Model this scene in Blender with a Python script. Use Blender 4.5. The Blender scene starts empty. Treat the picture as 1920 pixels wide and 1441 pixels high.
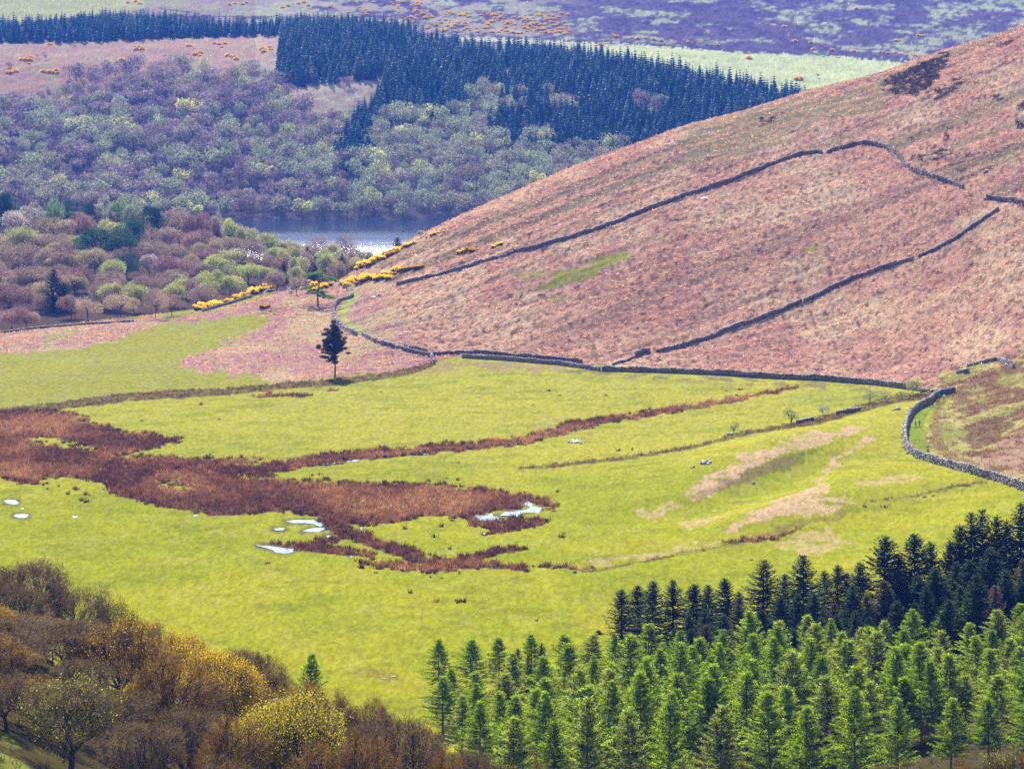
import bpy, math, random
import numpy as np
random.seed(5); RNG = np.random.default_rng(11)
SC = bpy.context.scene; COL = SC.collection
F = 5400.0; CX = 960.0; YH = 60.0; H = 108.0          # focal length in px of a 1920 wide frame, horizon row, eye height
SUN_AZ = math.radians(-14); SUN_EL = math.radians(47)  # azimuth from +Y, negative = left
PI = math.pi
# ------------------------------------------------------------------ noise
def _hash(ix, iy, s):
    h = (ix.astype(np.int64)*374761393 + iy.astype(np.int64)*668265263 + s*974634777) & 0xffffffff
    h = ((h ^ (h >> 13)) * 1274126177) & 0xffffffff
    h = ((h ^ (h >> 16)) * 2246822519) & 0xffffffff
    return ((h ^ (h >> 15)) & 0xffffff) / float(0xffffff)
def vn(x, y, s=0):
    x = np.asarray(x, float); y = np.asarray(y, float)
    ix = np.floor(x); iy = np.floor(y); fx = x-ix; fy = y-iy
    fx = fx*fx*(3-2*fx); fy = fy*fy*(3-2*fy)
    ix = ix.astype(np.int64); iy = iy.astype(np.int64)
    a = _hash(ix, iy, s); b = _hash(ix+1, iy, s); c = _hash(ix, iy+1, s); d = _hash(ix+1, iy+1, s)
    return (a*(1-fx)+b*fx)*(1-fy) + (c*(1-fx)+d*fx)*fy
def fbm(x, y, s=0, o=4, g=0.5):
    t = 0; a = 1; n = 0
    for k in range(o):
        t = t + a*vn(x*2**k+17.3*k, y*2**k-9.1*k, s+k*7); n += a; a *= g
    return t/n
def ss(a, b, x):
    t = np.clip((x-a)/(b-a), 0, 1); return t*t*(3-2*t)
# ------------------------------------------------------------------ mesh helpers
def link(o, parent=None):
    COL.objects.link(o)
    if parent is not None: o.parent = parent
    return o
def tag(o, label=None, cat=None, group=None, kind=None):
    if label: o['label'] = label
    if cat: o['category'] = cat
    if group: o['group'] = group
    if kind: o['kind'] = kind
    return o
class Geo:
    def __init__(s): s.v = []; s.f = []; s.n = 0; s.a = []
    def add(s, v, f, tone=0.5):
        v = np.asarray(v, float).reshape(-1, 3); f = np.asarray(f, np.int64)
        s.v.append(v); s.f.append(f + s.n); s.n += len(v)
        s.a.append(np.broadcast_to(np.asarray(tone, float), (len(v),)).copy())
        return s
    def arr(s):
        return np.concatenate(s.v), s.f, np.concatenate(s.a)
    def merge(s, g, M=None, off=(0,0,0), tone=None):
        v, f, a = g.arr()
        if M is not None: v = v @ np.asarray(M).T
        v = v + np.asarray(off)
        s.v.append(v); s.a.append(a if tone is None else tone(a))
        for q in f: s.f.append(q + s.n)
        s.n += len(v)
    def mesh(s, name, mat, smooth=False, extra=None):
        v, fl, a = s.arr()
        me = bpy.data.meshes.new(name)
        me.vertices.add(len(v)); me.vertices.foreach_set('co', v.astype(np.float32).ravel())
        loops = np.concatenate([f.ravel() for f in fl]); tot = np.concatenate([np.full(len(f), f.shape[1]) for f in fl])
        st = np.concatenate([[0], np.cumsum(tot)[:-1]])
        me.loops.add(len(loops)); me.loops.foreach_set('vertex_index', loops.astype(np.int32))
        me.polygons.add(len(tot)); me.polygons.foreach_set('loop_start', st.astype(np.int32))
        me.polygons.foreach_set('loop_total', tot.astype(np.int32))
        if smooth: me.polygons.foreach_set('use_smooth', np.ones(len(tot), bool))
        t = me.attributes.new('tone', 'FLOAT', 'POINT'); t.data.foreach_set('value', a.astype(np.float32))
        if extra:
            for k, e in extra.items():
                t = me.attributes.new(k, 'FLOAT', 'POINT'); t.data.foreach_set('value', np.asarray(e, np.float32))
        me.materials.append(mat); me.update(calc_edges=True)
        return me
    def obj(s, name, mat, parent=None, smooth=False, extra=None):
        return link(bpy.data.objects.new(name, s.mesh(name, mat, smooth, extra)), parent)
def norm(v): return v/np.maximum(np.linalg.norm(v, axis=-1, keepdims=True), 1e-9)
def rdir(n, rng=RNG): return norm(rng.normal(size=(n, 3)))
def slivers(g, p, d, L, W, tone, rng=RNG, quad=False, side=None):
    """thin pointed leaves/twigs: p base (n,3), d direction (n,3)"""
    n = len(p)
    if n == 0: return
    L = np.broadcast_to(L, (n,))[:, None]; W = np.broadcast_to(W, (n,))[:, None]
    if side is None: side = rdir(n, rng)
    s = norm(np.cross(d, side))
    tone = np.broadcast_to(tone, (n,))
    if quad:
        v = np.stack([p-s*W*.3, p+d*L*.5-s*W*.55, p+d*L, p+d*L*.5+s*W*.55], 1).reshape(-1, 3)
        g.add(v, np.arange(4*n).reshape(n, 4), np.repeat(tone, 4))
    else:
        v = np.stack([p-s*W*.5, p+s*W*.5, p+d*L], 1).reshape(-1, 3)
        g.add(v, np.arange(3*n).reshape(n, 3), np.repeat(tone, 3))
def tube(g, pts, rad, k=5, tone=0.5, cap=True):
    pts = np.asarray(pts, float); m = len(pts); rad = np.broadcast_to(rad, (m,))
    t = np.gradient(pts, axis=0); t = norm(t)
    ref = np.array([0.31, 0.95, 0.1]) if abs(t[0][2]) > .5 else np.array([0.05, 0.1, 1.])
    a = norm(np.cross(t, ref)); b = np.cross(t, a)
    an = np.arange(k)/k*2*PI
    v = pts[:, None] + rad[:, None, None]*(np.cos(an)[None, :, None]*a[:, None] + np.sin(an)[None, :, None]*b[:, None])
    f = []
    for i in range(m-1):
        for j in range(k): f.append((i*k+j, i*k+(j+1) % k, (i+1)*k+(j+1) % k, (i+1)*k+j))
    g.add(v.reshape(-1, 3), f, tone)
BOXF = np.array([(0,1,3,2),(4,6,7,5),(0,4,5,1),(2,3,7,6),(0,2,6,4),(1,5,7,3)])
BOXV = np.array([(x,y,z) for x in (-.5,.5) for y in (-.5,.5) for z in (-.5,.5)])
def boxes(g, c, ax, ay, az, size, tone, rng=RNG, jit=.12):
    """many boxes: c (n,3), axes (n,3), size (n,3)"""
    n = len(c)
    v = BOXV[None] * size[:, None, :] * (1 + rng.uniform(-jit, jit, (n, 8, 3)))
    v = c[:, None] + v[..., 0:1]*ax[:, None] + v[..., 1:2]*ay[:, None] + v[..., 2:3]*az[:, None]
    f = (BOXF[None] + np.arange(n)[:, None, None]*8).reshape(-1, 4)
    g.add(v.reshape(-1, 3), f, np.repeat(np.broadcast_to(tone, (n,)), 8))
def rock_geo(seed, n=14):
    import bmesh
    r = np.random.default_rng(seed)
    bm = bmesh.new(); bmesh.ops.create_icosphere(bm, subdivisions=2, radius=1)
    for v in bm.verts:
        c = np.array(v.co)
        k = 1 + .35*(vn(c[0]*1.7+seed, c[1]*1.7+c[2]*1.3, seed)-.5)*2 + .15*(vn(c[0]*5, c[1]*5+c[2]*4+seed, seed)-.5)
        v.co = v.co*float(k)
    bm.verts.ensure_lookup_table()
    vv = np.array([v.co[:] for v in bm.verts]); ff = [[x.index for x in f.verts] for f in bm.faces]; bm.free()
    return vv, np.array(ff)
# ------------------------------------------------------------------ materials
def nodes(name):
    m = bpy.data.materials.new(name); m.use_nodes = True
    nt = m.node_tree; nt.nodes.clear(); out = nt.nodes.new('ShaderNodeOutputMaterial')
    return m, nt, out
def N(nt, t, **kw):
    n = nt.nodes.new(t)
    for k, v in kw.items():
        if k in n.inputs.keys(): n.inputs[k].default_value = v
        else: setattr(n, k, v)
    return n
def ramp(nt, stops, fac=None):
    n = nt.nodes.new('ShaderNodeValToRGB'); e = n.color_ramp.elements
    while len(e) < len(stops): e.new(0.5)
    for el, (p, c) in zip(e, stops): el.position = p; el.color = (*c, 1)
    if fac is not None: nt.links.new(fac, n.inputs[0])
    return n
def mul(nt, a, b):
    n = nt.nodes.new('ShaderNodeMix'); n.data_type = 'RGBA'; n.blend_type = 'MULTIPLY'; n.inputs[0].default_value = 1
    nt.links.new(a, n.inputs[6]); nt.links.new(b, n.inputs[7]); return n.outputs[2]
def leaf_mat(name, stops, transl=.35, lo=.55, hi=1.25, jit=.06):
    """colour by tree (object random + 'tree' attribute), brightness by clump ('tone')"""
    m, nt, out = nodes(name); L = nt.links
    oi = N(nt, 'ShaderNodeObjectInfo'); at = N(nt, 'ShaderNodeAttribute', attribute_name='tree')
    fr = N(nt, 'ShaderNodeMath', operation='MULTIPLY_ADD'); L.new(oi.outputs['Random'], fr.inputs[0]); fr.inputs[1].default_value = jit; L.new(at.outputs['Fac'], fr.inputs[2])
    cr = ramp(nt, stops, fr.outputs[0])
    to = N(nt, 'ShaderNodeAttribute', attribute_name='tone')
    tr = ramp(nt, [(0, (lo,)*3), (1, (hi,)*3)], to.outputs['Fac'])
    # values above 1 are allowed in a multiply
    c = mul(nt, cr.outputs[0], tr.outputs[0])
    d = N(nt, 'ShaderNodeBsdfDiffuse'); t = N(nt, 'ShaderNodeBsdfTranslucent')
    L.new(c, d.inputs[0]); L.new(c, t.inputs[0])
    mx = N(nt, 'ShaderNodeMixShader'); mx.inputs[0].default_value = transl
    L.new(d.outputs[0], mx.inputs[1]); L.new(t.outputs[0], mx.inputs[2]); L.new(mx.outputs[0], out.inputs[0])
    return m
def plain_mat(name, c1, c2, scale=3., rough=.85, tone=True, bump=0., spec=.3):
    m, nt, out = nodes(name); L = nt.links
    b = N(nt, 'ShaderNodeBsdfPrincipled'); b.inputs['Roughness'].default_value = rough
    b.inputs['Specular IOR Level'].default_value = spec
    tc = N(nt, 'ShaderNodeTexCoord'); no = N(nt, 'ShaderNodeTexNoise'); no.inputs['Scale'].default_value = scale
    no.inputs['Detail'].default_value = 4; L.new(tc.outputs['Object'], no.inputs['Vector'])
    fac = no.outputs['Fac']
    if tone:
        at = N(nt, 'ShaderNodeAttribute', attribute_name='tone')
        ad = N(nt, 'ShaderNodeMath', operation='ADD'); L.new(at.outputs['Fac'], ad.inputs[0]); L.new(fac, ad.inputs[1])
        hf = N(nt, 'ShaderNodeMath', operation='MULTIPLY'); L.new(ad.outputs[0], hf.inputs[0]); hf.inputs[1].default_value = .5
        fac = hf.outputs[0]
    cr = ramp(nt, [(.25, c1), (.75, c2)], fac); L.new(cr.outputs[0], b.inputs['Base Color'])
    if bump:
        bu = N(nt, 'ShaderNodeBump'); bu.inputs['Strength'].default_value = bump; L.new(no.outputs['Fac'], bu.inputs['Height'])
        L.new(bu.outputs[0], b.inputs['Normal'])
    L.new(b.outputs[0], out.inputs[0])
    return m
def ground_mat():
    m, nt, out = nodes('ground'); L = nt.links
    b = N(nt, 'ShaderNodeBsdfDiffuse'); b.inputs['Roughness'].default_value = 1
    at = N(nt, 'ShaderNodeAttribute', attribute_name='Col')
    ro = N(nt, 'ShaderNodeAttribute', attribute_name='rough')
    geo = N(nt, 'ShaderNodeNewGeometry')
    n1 = N(nt, 'ShaderNodeTexNoise'); n1.inputs['Scale'].default_value = 1.3; n1.inputs['Detail'].default_value = 6; n1.inputs['Roughness'].default_value = .7
    L.new(geo.outputs['Position'], n1.inputs['Vector'])
    r1 = ramp(nt, [(.30, (.62,.60,.58)), (.5, (.98,.98,.98)), (.72, (1.35,1.33,1.25))], n1.outputs['Fac'])
    r2 = ramp(nt, [(.30, (.86,.87,.85)), (.5, (1,1,1)), (.72, (1.14,1.12,1.10))], n1.outputs['Fac'])
    mx = N(nt, 'ShaderNodeMix', data_type='RGBA'); L.new(ro.outputs['Fac'], mx.inputs[0])
    L.new(r2.outputs[0], mx.inputs[6]); L.new(r1.outputs[0], mx.inputs[7])
    c = mul(nt, at.outputs['Color'], mx.outputs[2]); L.new(c, b.inputs['Color'])
    bu = N(nt, 'ShaderNodeBump'); bu.inputs['Distance'].default_value = .5
    ms = N(nt, 'ShaderNodeMath', operation='MULTIPLY_ADD'); L.new(ro.outputs['Fac'], ms.inputs[0]); ms.inputs[1].default_value = .55; ms.inputs[2].default_value = .18
    L.new(ms.outputs[0], bu.inputs['Strength']); L.new(n1.outputs['Fac'], bu.inputs['Height']); L.new(bu.outputs[0], b.inputs['Normal'])
    L.new(b.outputs[0], out.inputs[0])
    return m
def water_mat(name, col, rough, scale, strength, ior=1.33, stretch=(1,1,1), wind=None):
    m, nt, out = nodes(name); L = nt.links
    b = N(nt, 'ShaderNodeBsdfPrincipled'); b.inputs['Base Color'].default_value = (*col, 1)
    b.inputs['Roughness'].default_value = rough; b.inputs['IOR'].default_value = ior
    geo = N(nt, 'ShaderNodeNewGeometry'); mp = N(nt, 'ShaderNodeMapping'); mp.inputs['Scale'].default_value = stretch
    L.new(geo.outputs['Position'], mp.inputs[0])
    n1 = N(nt, 'ShaderNodeTexNoise'); n1.inputs['Scale'].default_value = scale; n1.inputs['Detail'].default_value = 5; n1.inputs['Roughness'].default_value = .65
    L.new(mp.outputs[0], n1.inputs['Vector'])
    bu = N(nt, 'ShaderNodeBump'); bu.inputs['Strength'].default_value = strength; bu.inputs['Distance'].default_value = 1.
    L.new(n1.outputs['Fac'], bu.inputs['Height']); L.new(bu.outputs[0], b.inputs['Normal'])
    if wind:
        sp = N(nt, 'ShaderNodeSeparateXYZ'); L.new(geo.outputs['Position'], sp.inputs[0])
        n2 = N(nt, 'ShaderNodeTexNoise'); n2.inputs['Scale'].default_value = .02; n2.inputs['Detail'].default_value = 4; L.new(mp.outputs[0], n2.inputs['Vector'])
        ad = N(nt, 'ShaderNodeMath', operation='MULTIPLY_ADD'); L.new(n2.outputs['Fac'], ad.inputs[0]); ad.inputs[1].default_value = 110; L.new(sp.outputs[1], ad.inputs[2])
        mr = N(nt, 'ShaderNodeMapRange'); L.new(ad.outputs[0], mr.inputs[0]); mr.inputs[1].default_value = wind[0]+55; mr.inputs[2].default_value = wind[1]+55; mr.inputs[3].default_value = wind[2]; mr.inputs[4].default_value = strength
        L.new(mr.outputs[0], bu.inputs['Strength'])
        m2 = N(nt, 'ShaderNodeMapRange'); L.new(ad.outputs[0], m2.inputs[0]); m2.inputs[1].default_value = wind[0]+30; m2.inputs[2].default_value = wind[1]+10; m2.inputs[3].default_value = .05; m2.inputs[4].default_value = .38; L.new(m2.outputs[0], b.inputs['Roughness'])
    L.new(b.outputs[0], out.inputs[0])
    return m
# ------------------------------------------------------------------ terrain
def pchip_m(x, y):
    h = np.diff(x, axis=0); dl = np.diff(y, axis=0)/h
    m = np.zeros_like(y); w1 = 2*h[1:]+h[:-1]; w2 = h[1:]+2*h[:-1]
    ok = dl[1:]*dl[:-1] > 0
    with np.errstate(divide='ignore', invalid='ignore'):
        hm = (w1+w2)/(w1/dl[:-1]+w2/dl[1:])
    m[1:-1] = np.where(ok, hm, 0); m[0] = dl[0]; m[-1] = dl[-1]
    return m
def pchip(xk, yk, x):
    xk = np.asarray(xk, float); yk = np.asarray(yk, float); m = pchip_m(xk, yk)
    i = np.clip(np.searchsorted(xk, x)-1, 0, len(xk)-2); h = xk[i+1]-xk[i]; t = np.clip((x-xk[i])/h, 0, 1)
    return (2*t**3-3*t*t+1)*yk[i]+(t**3-2*t*t+t)*h*m[i]+(-2*t**3+3*t*t)*yk[i+1]+(t**3-t*t)*h*m[i+1]
AX = [-900,-250,0,200,400,600,800,1000,1200,1400,1600,1800,1920,2200,2800]
cols = np.concatenate([np.arange(-900, -120, 20.), np.arange(-120, 2040, 2.4), np.arange(2040, 2801, 20.)])
def kz(D, zs, ax=AX): return np.full(len(cols), float(D)) if np.isscalar(D) else pchip(*D, cols), pchip(ax, zs, cols)
def ky_z(ys, zs, ax):      # image row + height -> depth
    y = pchip(ax, ys, cols); z = pchip(ax, zs, cols); D = (H-z)*F/(y-YH); return D, z
def ky_D(ys, Ds, ax):      # image row + depth -> height
    y = pchip(ax, ys, cols); D = pchip(ax, Ds, cols); return D, H-(y-YH)/F*D
one = [1]*15
K = []
K.append(kz(12, [102]*15)); K.append(kz(60, [86]*15))
K.append(kz(150, [66]*15))
K.append(kz(300, [42,37,32.0,27,23,20,17,11,8,9,12,15,17,22,28]))
K.append(kz(385, [36,32,26,20,14,10,7,3,2,4,6,9,11,14,18]))
K.append(kz(450, [26,20,9,4,1.5,0,0,0,0,1,2,5,7,10,14]))
K.append(kz(525, [8,4,0,0,0,0,0,0,0,.5,2,5,7,10,13]))
K.append(kz(620, [0,0,0,0,0,0,0,0,0,.5,1.5,3.5,5,8,10]))
K.append(kz(720, [0,0,0,0,0,0,0,0,.3,.8,2,4,6,9,12]))
wx = [-900,0,250,550,780,860,1000,1150,1300,1500,1650,1750,1920,2200,2800]
K.append(ky_z([800,772,742,716,692,672,680,690,697,707,720,735,690,640,600], [0,0,0,0,.5,1.5,2,2,2.5,3,4,5,12,18,24], wx))
rx = [-900,-250,0,200,350,480,560,640,700,760,840,890,973,1073,1157,1280,1350,1510,1640,1760,1850,1920,2200,2800]
ry = [655,640,622,600,582,556,541,522,488,458,417,393,357,314,284,238,221,174,139,98,71,47,-60,-200]
rD = [1010,1020,1035,1060,1085,1105,1120,1150,1165,1170,1170,1170,1175,1185,1195,1210,1220,1245,1270,1290,1305,1315,1360,1420]
r = ky_D(ry, rD, rx)
w = K[-1]; fr = pchip([-900,600,800,1200,2800],[.5,.5,.52,.56,.56],cols); fz = pchip([-900,560,800,1200,2800],[.55,.5,.6,.63,.63],cols)
K.append((w[0]+(r[0]-w[0])*fr, w[1]+(r[1]-w[1])*fz))
K.append(r)
RI = len(K)-2
# behind the ridge / woodland floor on the left
K.append((r[0]+pchip([-900,500,700,2800],[30,30,70,90],cols), r[1]-pchip([-900,200,500,650,900,1920,2800],[1.5,3,8,13,12,14,14],cols)))
K.append(kz(([-900,0,1000,2800],[1360,1360,1380,1540]), [6,6,6,6,3,-8,-8,12,32,48,62,76,84,100,120]))
K.append(kz(([-900,0,1000,2800],[1560,1560,1560,1700]), [2,1,-2,-5,-12,-15,-15,-14,0,12,24,36,42,55,70]))
K.append(kz(1830, [-4,-4,-5,-7,-11.6,-15,-15,-15,-15,-15,-15,-15,-15,-15,-15]))
K.append(kz(1842, [-3,-3,-4,-6,-11,-11.4,-11.4,-11.4,-11.4,-11.4,-11.4,-11.4,-11.4,-11.4,-11.4]))
K.append(kz(2010, [32,32,32,31,30,29,28,27,26,24,20,15,12,8,5]))
K.append(kz(2250, [86,86,86,86,86,86,84,80,76,70,60,52,48,42,38]))
K.append(kz(2600, [116,117,118,119,119,120,118,113,107,99,92,86,83,80,78]))
K.append(kz(3000, [154,155,156,156,156,156,155,152,149,146,143,141,140,138,136]))
K.append(kz(3700, [245]*15)); K.append(kz(4600, [250]*15))
KD = np.array([k[0] for k in K]); KZ = np.array([k[1] for k in K]); KM = pchip_m(KD, KZ)
KY = YH+(H-KZ)*F/KD
rowD = []; rowZ = []; seg = []
vis = (cols > -10) & (cols < 1930)
for k in range(len(K)-1):
    dy = np.abs(KY[k+1]-KY[k])[vis].max()
    n = int(np.clip(dy/2.4, 6, 130))
    if k < 3: n = 12
    if RI <= k-1 <= RI+2: n = 30
    if k == len(K)-2: n = 6
    for i in range(n + (k == len(K)-2)):
        t = i/n; h = KD[k+1]-KD[k]
        rowD.append(KD[k]+t*h)
        rowZ.append((2*t**3-3*t*t+1)*KZ[k]+(t**3-2*t*t+t)*h*KM[k]+(-2*t**3+3*t*t)*KZ[k+1]+(t**3-t*t)*h*KM[k+1])
        seg.append(k+t-1)
GD = np.array(rowD); GZ = np.array(rowZ); seg = np.broadcast_to(np.array(seg)[:, None], GD.shape)
NR, NC = GD.shape
GX = (cols[None]-CX)/F*GD
# swells and knolls
far = ss(1400, 1700, GD)
GZ += (fbm(GX/45, GD/60, 3, 3)-.5)*1.6*(ss(430,520,GD))*(1-ss(1330,1450,GD))*(seg < RI+2)
def ridge(a, b, amp, sg):
    ax_, ay_ = (a[0]-CX)/F*a[1], a[1]; bx_, by_ = (b[0]-CX)/F*b[1], b[1]
    L = math.hypot(bx_-ax_, by_-ay_); ux, uy = (bx_-ax_)/L, (by_-ay_)/L
    s = (GX-ax_)*ux+(GD-ay_)*uy; d = (GX-ax_)*uy-(GD-ay_)*ux
    e = np.clip(s/L, 0, 1); o = s-e*L
    return amp*np.exp(-(d*d+o*o)/(2*sg*sg))*(.35+.65*np.sin(e*PI))
GZ += ridge((1290, 668), (1630, 785), 4.2, 12) + ridge((1390, 610), (1640, 690), 2.6, 11)
GZ += ridge((1250, 610), (1900, 690), .9, 7) - ridge((1330, 640), (1600, 720), 1.2, 6)
rough0 = np.zeros_like(GZ)
hillm = ((seg > 8.02) & (cols[None] > 620)) | ((seg > 9.3) & (cols[None] > 480))
hillw = np.where(hillm, 1., 0.)*(seg < RI+3)
u_ = GX*.93+GD*.36; w_ = -GX*.36+GD*.93
GZ += hillw*((fbm(u_/24, w_/5., 5, 3)-.5)*1.5 + (fbm(GX/2.6, GD/3.2, 8, 2)-.5)*.75)
GZ += far*((fbm(GX/60, GD/80, 13, 3)-.5)*9)*(GD > 1900) + far*(GD > 2000)*(fbm(GX/6, GD/9, 14, 2)-.5)*2
GZ += (seg > 4)*(seg <= 8.2)*(fbm(GX/3, GD/4, 21, 2)-.5)*.10
GY = YH+(H-GZ)*F/GD                                  # image row of every vertex
GYc = np.minimum.accumulate(GY, axis=0)
def colw(x):
    i = int(np.clip(np.searchsorted(cols, x)-1, 0, NC-2)); return i, min(max((x-cols[i])/(cols[i+1]-cols[i]), 0), 1)
def gp(x, y, dmin=0):
    """point of the ground seen at pixel x, y"""
    i, t = colw(x)
    c = GY[:, i]*(1-t)+GY[:, i+1]*t; D = GD[:, i]*(1-t)+GD[:, i+1]*t; Z = GZ[:, i]*(1-t)+GZ[:, i+1]*t
    cm = np.minimum.accumulate(np.where(D < dmin, 1e9, c))
    j = int(np.argmax(cm <= y))
    if j == 0: j = 1
    a = (c[j-1]-y)/max(c[j-1]-c[j], 1e-6); a = min(max(a, 0), 1)
    d = D[j-1]+(D[j]-D[j-1])*a; z = Z[j-1]+(Z[j]-Z[j-1])*a
    return np.array([(x-CX)/F*d, d, z])
def gz(X, Y):
    x = CX+F*X/Y; i, t = colw(x)
    D = GD[:, i]*(1-t)+GD[:, i+1]*t; Z = GZ[:, i]*(1-t)+GZ[:, i+1]*t
    return float(np.interp(Y, D, Z))
def at(x, D):
    X = (x-CX)/F*D; return np.array([X, D, gz(X, D)])
# ---- regions in the plane of the picture (then fixed to the ground)
def inpoly(px, py, poly):
    res = np.zeros(px.shape, bool); P = np.array(poly, float)
    bb = (px > P[:, 0].min()-1) & (px < P[:, 0].max()+1) & (py > P[:, 1].min()-1) & (py < P[:, 1].max()+1)
    x = px[bb]; y = py[bb]; c = np.zeros(x.shape, bool)
    for i in range(len(P)):
        x1, y1 = P[i]; x2, y2 = P[i-1]
        if y1 == y2: continue
        c ^= ((y1 > y) != (y2 > y)) & (x < (x2-x1)*(y-y1)/(y2-y1)+x1)
    res[bb] = c; return res
def dist_line(px, py, pts, lim=60):
    """distance (px) to a polyline whose points may carry a half width -> d minus width"""
    P = [tuple(p)+((0,) if len(p) == 2 else ()) for p in pts]
    d = np.full(px.shape, 1e3)
    A = np.array(P, float)
    bb = (px > A[:, 0].min()-lim) & (px < A[:, 0].max()+lim) & (py > A[:, 1].min()-lim) & (py < A[:, 1].max()+lim)
    x = px[bb]; y = py[bb]; dd = np.full(x.shape, 1e3)
    for (x1, y1, w1), (x2, y2, w2) in zip(P[:-1], P[1:]):
        vx, vy = x2-x1, y2-y1; t = np.clip(((x-x1)*vx+(y-y1)*vy)/(vx*vx+vy*vy+1e-9), 0, 1)
        dd = np.minimum(dd, np.hypot(x-x1-t*vx, y-y1-t*vy)-(w1+(w2-w1)*t))
    d[bb] = dd; return d
RUSH_POLY = [
 [(-200,772),(0,775),(80,769),(148,776),(160,784),(142,791),(205,797),(212,808),(300,821),(345,824),(310,834),(275,846),(200,858),(270,858),(400,864),(500,861),(470,893),(400,890),(300,880),(250,895),(270,940),(210,925),(200,905),(130,892),(80,892),(70,912),(40,905),(0,893),(-200,890)],
 [(200,865),(330,880),(400,880),(500,886),(520,903),(600,905),(700,908),(840,911),(865,917),(950,925),(1000,933),(1036,944),(1034,956),(1018,962),(1030,950),(990,938),(960,955),(890,962),(868,972),(835,966),(700,983),(645,988),(600,972),(540,956),(520,961),(430,969),(390,963),(300,950),(260,936),(210,915)],
 [(862,966),(900,972),(940,978),(960,970),(1022,977),(1020,985),(930,1000),(905,1003),(925,992),(880,984)],
]
RUSH_BAND = [
 [(470,886,8),(520,875,9),(620,860,9),(700,853,8),(860,838,7),(960,830,6),(1020,818,8),(1070,801,8),(1150,787,5),(1280,766,5),(1380,749,4),(1490,725,2)],
 [(600,975,10),(640,995,9),(690,1012,9),(740,1032,10),(800,1052,9),(870,1058,8),(985,1065,4)],
 [(485,1019,1),(520,1024,3),(580,1028,6),(640,1034,6),(700,1042,6)],
 [(560,1024,3),(620,1012,4),(650,1003,4)],
 [(850,1052,5),(905,1043,4),(975,1030,3)],
 [(885,1040,2),(960,1028,3),(978,1030,2)],
 [(670,1056,1),(740,1062,5),(800,1066,6),(860,1068,4)],
 [(1020,1059,3),(1060,1065,3),(1120,1070,2)],
 [(470,743,1),(540,741,3),(585,740,2)],[(600,732,1),(640,730,2)],
 [(1050,1005,0),(1060,1004,0)],
 [(1350,1020,1),(1420,1012,3),(1490,998,2)],
]
RUSH_HOLE = [[(45,822),(110,820),(180,838),(185,846),(120,842),(60,830)],[(282,900),(345,908),(368,920),(330,920),(300,912)],[(420,890),(500,893),(520,897),(470,898)],[(395,868),(500,866),(480,873),(410,872)]]
BANK = [(-200,778,5),(0,772,6),(100,762,7),(250,744,8),(400,736,7),(520,725,6),(620,717,6),(700,708,6),(760,698,6),(808,684,4)]
BANK2 = [(972,879,2),(1040,873,3),(1150,862,3),(1300,838,3),(1380,816,4),(1440,805,4),(1520,793,5),(1600,770,7),(1680,748,7),(1740,742,6)]
BANK3 = [(1060,1070,1),(1110,1071,1),(1220,1050,2),(1370,1021,3),(1490,998,2)]
BANK4 = [(1620,940,1),(1700,933,2),(1800,910,3),(1850,905,2)]
PX = np.broadcast_to(cols[None], GD.shape)
wobx = (fbm(GX/3.5, GD/6, 31, 3)-.5)*26; woby = (fbm(GX/3.5+50, GD/6, 32, 3)-.5)*12
wx_, wy_ = PX+wobx, GY+woby
vx_, vy_ = PX+wobx*1.6, GY+woby*2.2
near = seg <= 8.0
# base colours -----------------------------------------------------------
C = np.zeros(GD.shape+(3,))
rough = np.zeros(GD.shape)
def paint(mask, col, amt=1.0):
    a = (np.asarray(mask, float)*amt)[..., None]; C[:] = C*(1-a)+np.array(col)*a
def setr(mask, v): rough[:] = np.where(mask, v, rough)
n40 = fbm(GX/18, GD/30, 41, 4); n8 = fbm(GX/4, GD/7, 42, 3); n2 = fbm(GX/1.1, GD/2.2, 43, 2)
streak = fbm((PX+GY*2.4)/260, (GY+PX*.40)/16, 44, 4)       # sheep-track streaks running up to the right
streak2 = fbm((PX+GY*2.4)/120, (GY+PX*.42)/6, 45, 3)
C[:] = (.24,.248,.012)
paint(ss(.35,.7,n40), (.30,.275,.018), .8)
paint(ss(640,800,GD), (.35,.305,.045), .6)                 # drier, paler grass at the far end
paint(ss(.52,.75,fbm(GX/9, GD/5, 46, 4)), (.15,.175,.012), .45)
paint(ss(.55,.8,n8), (.33,.29,.06), .35)
# hill bracken
H_ = hillw > 0
brk = np.zeros(C.shape); brk[:] = (.41,.215,.135)
def mixc(a, b, t): return a*(1-t[..., None])+np.array(b)*t[..., None]
brk = mixc(brk, (.36,.165,.115), ss(.42,.62,fbm(GX/14, GD/22, 51, 4)))
brk = mixc(brk, (.46,.285,.17), ss(.46,.72,fbm(GX/20+9, GD/30, 52, 4)))
brk = mixc(brk, (.27,.18,.10), ss(.54,.70,streak)*.35)
brk = mixc(brk, (.15,.085,.06), ss(.62,.80,streak2)*.35)
brk = mixc(brk, (.17,.08,.065), ss(.48,.75,fbm(GX/1.1, GD/2.2, 53, 2))*.8)
upper = inpoly(PX, GY, [(600,560),(800,525),(1000,468),(1260,376),(1470,300),(1550,285),(1640,268),(1697,300),(1920,380),(2100,400),(2100,-50),(640,510)])
brk = mixc(brk, (.20,.145,.075), ss(.44,.60,streak)*upper*.85)
C[H_] = brk[H_]; setr(H_, 1.)
paint(H_*(ss(.60,.66,fbm(GX/3.2, GD/2.4, 54, 3))*ss(.45,.7,streak2)*upper), (.055,.035,.035), .85)
paint(H_*upper*ss(.60,.72,streak2), (.14,.085,.06), .45)
paint(H_*(1-upper)*ss(.66,.76,streak2), (.19,.10,.07), .35)
paint(H_*ss(.70,.80,fbm(GX/1.6, GD/1.9, 55, 2)), (.09,.04,.04), .8)
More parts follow.
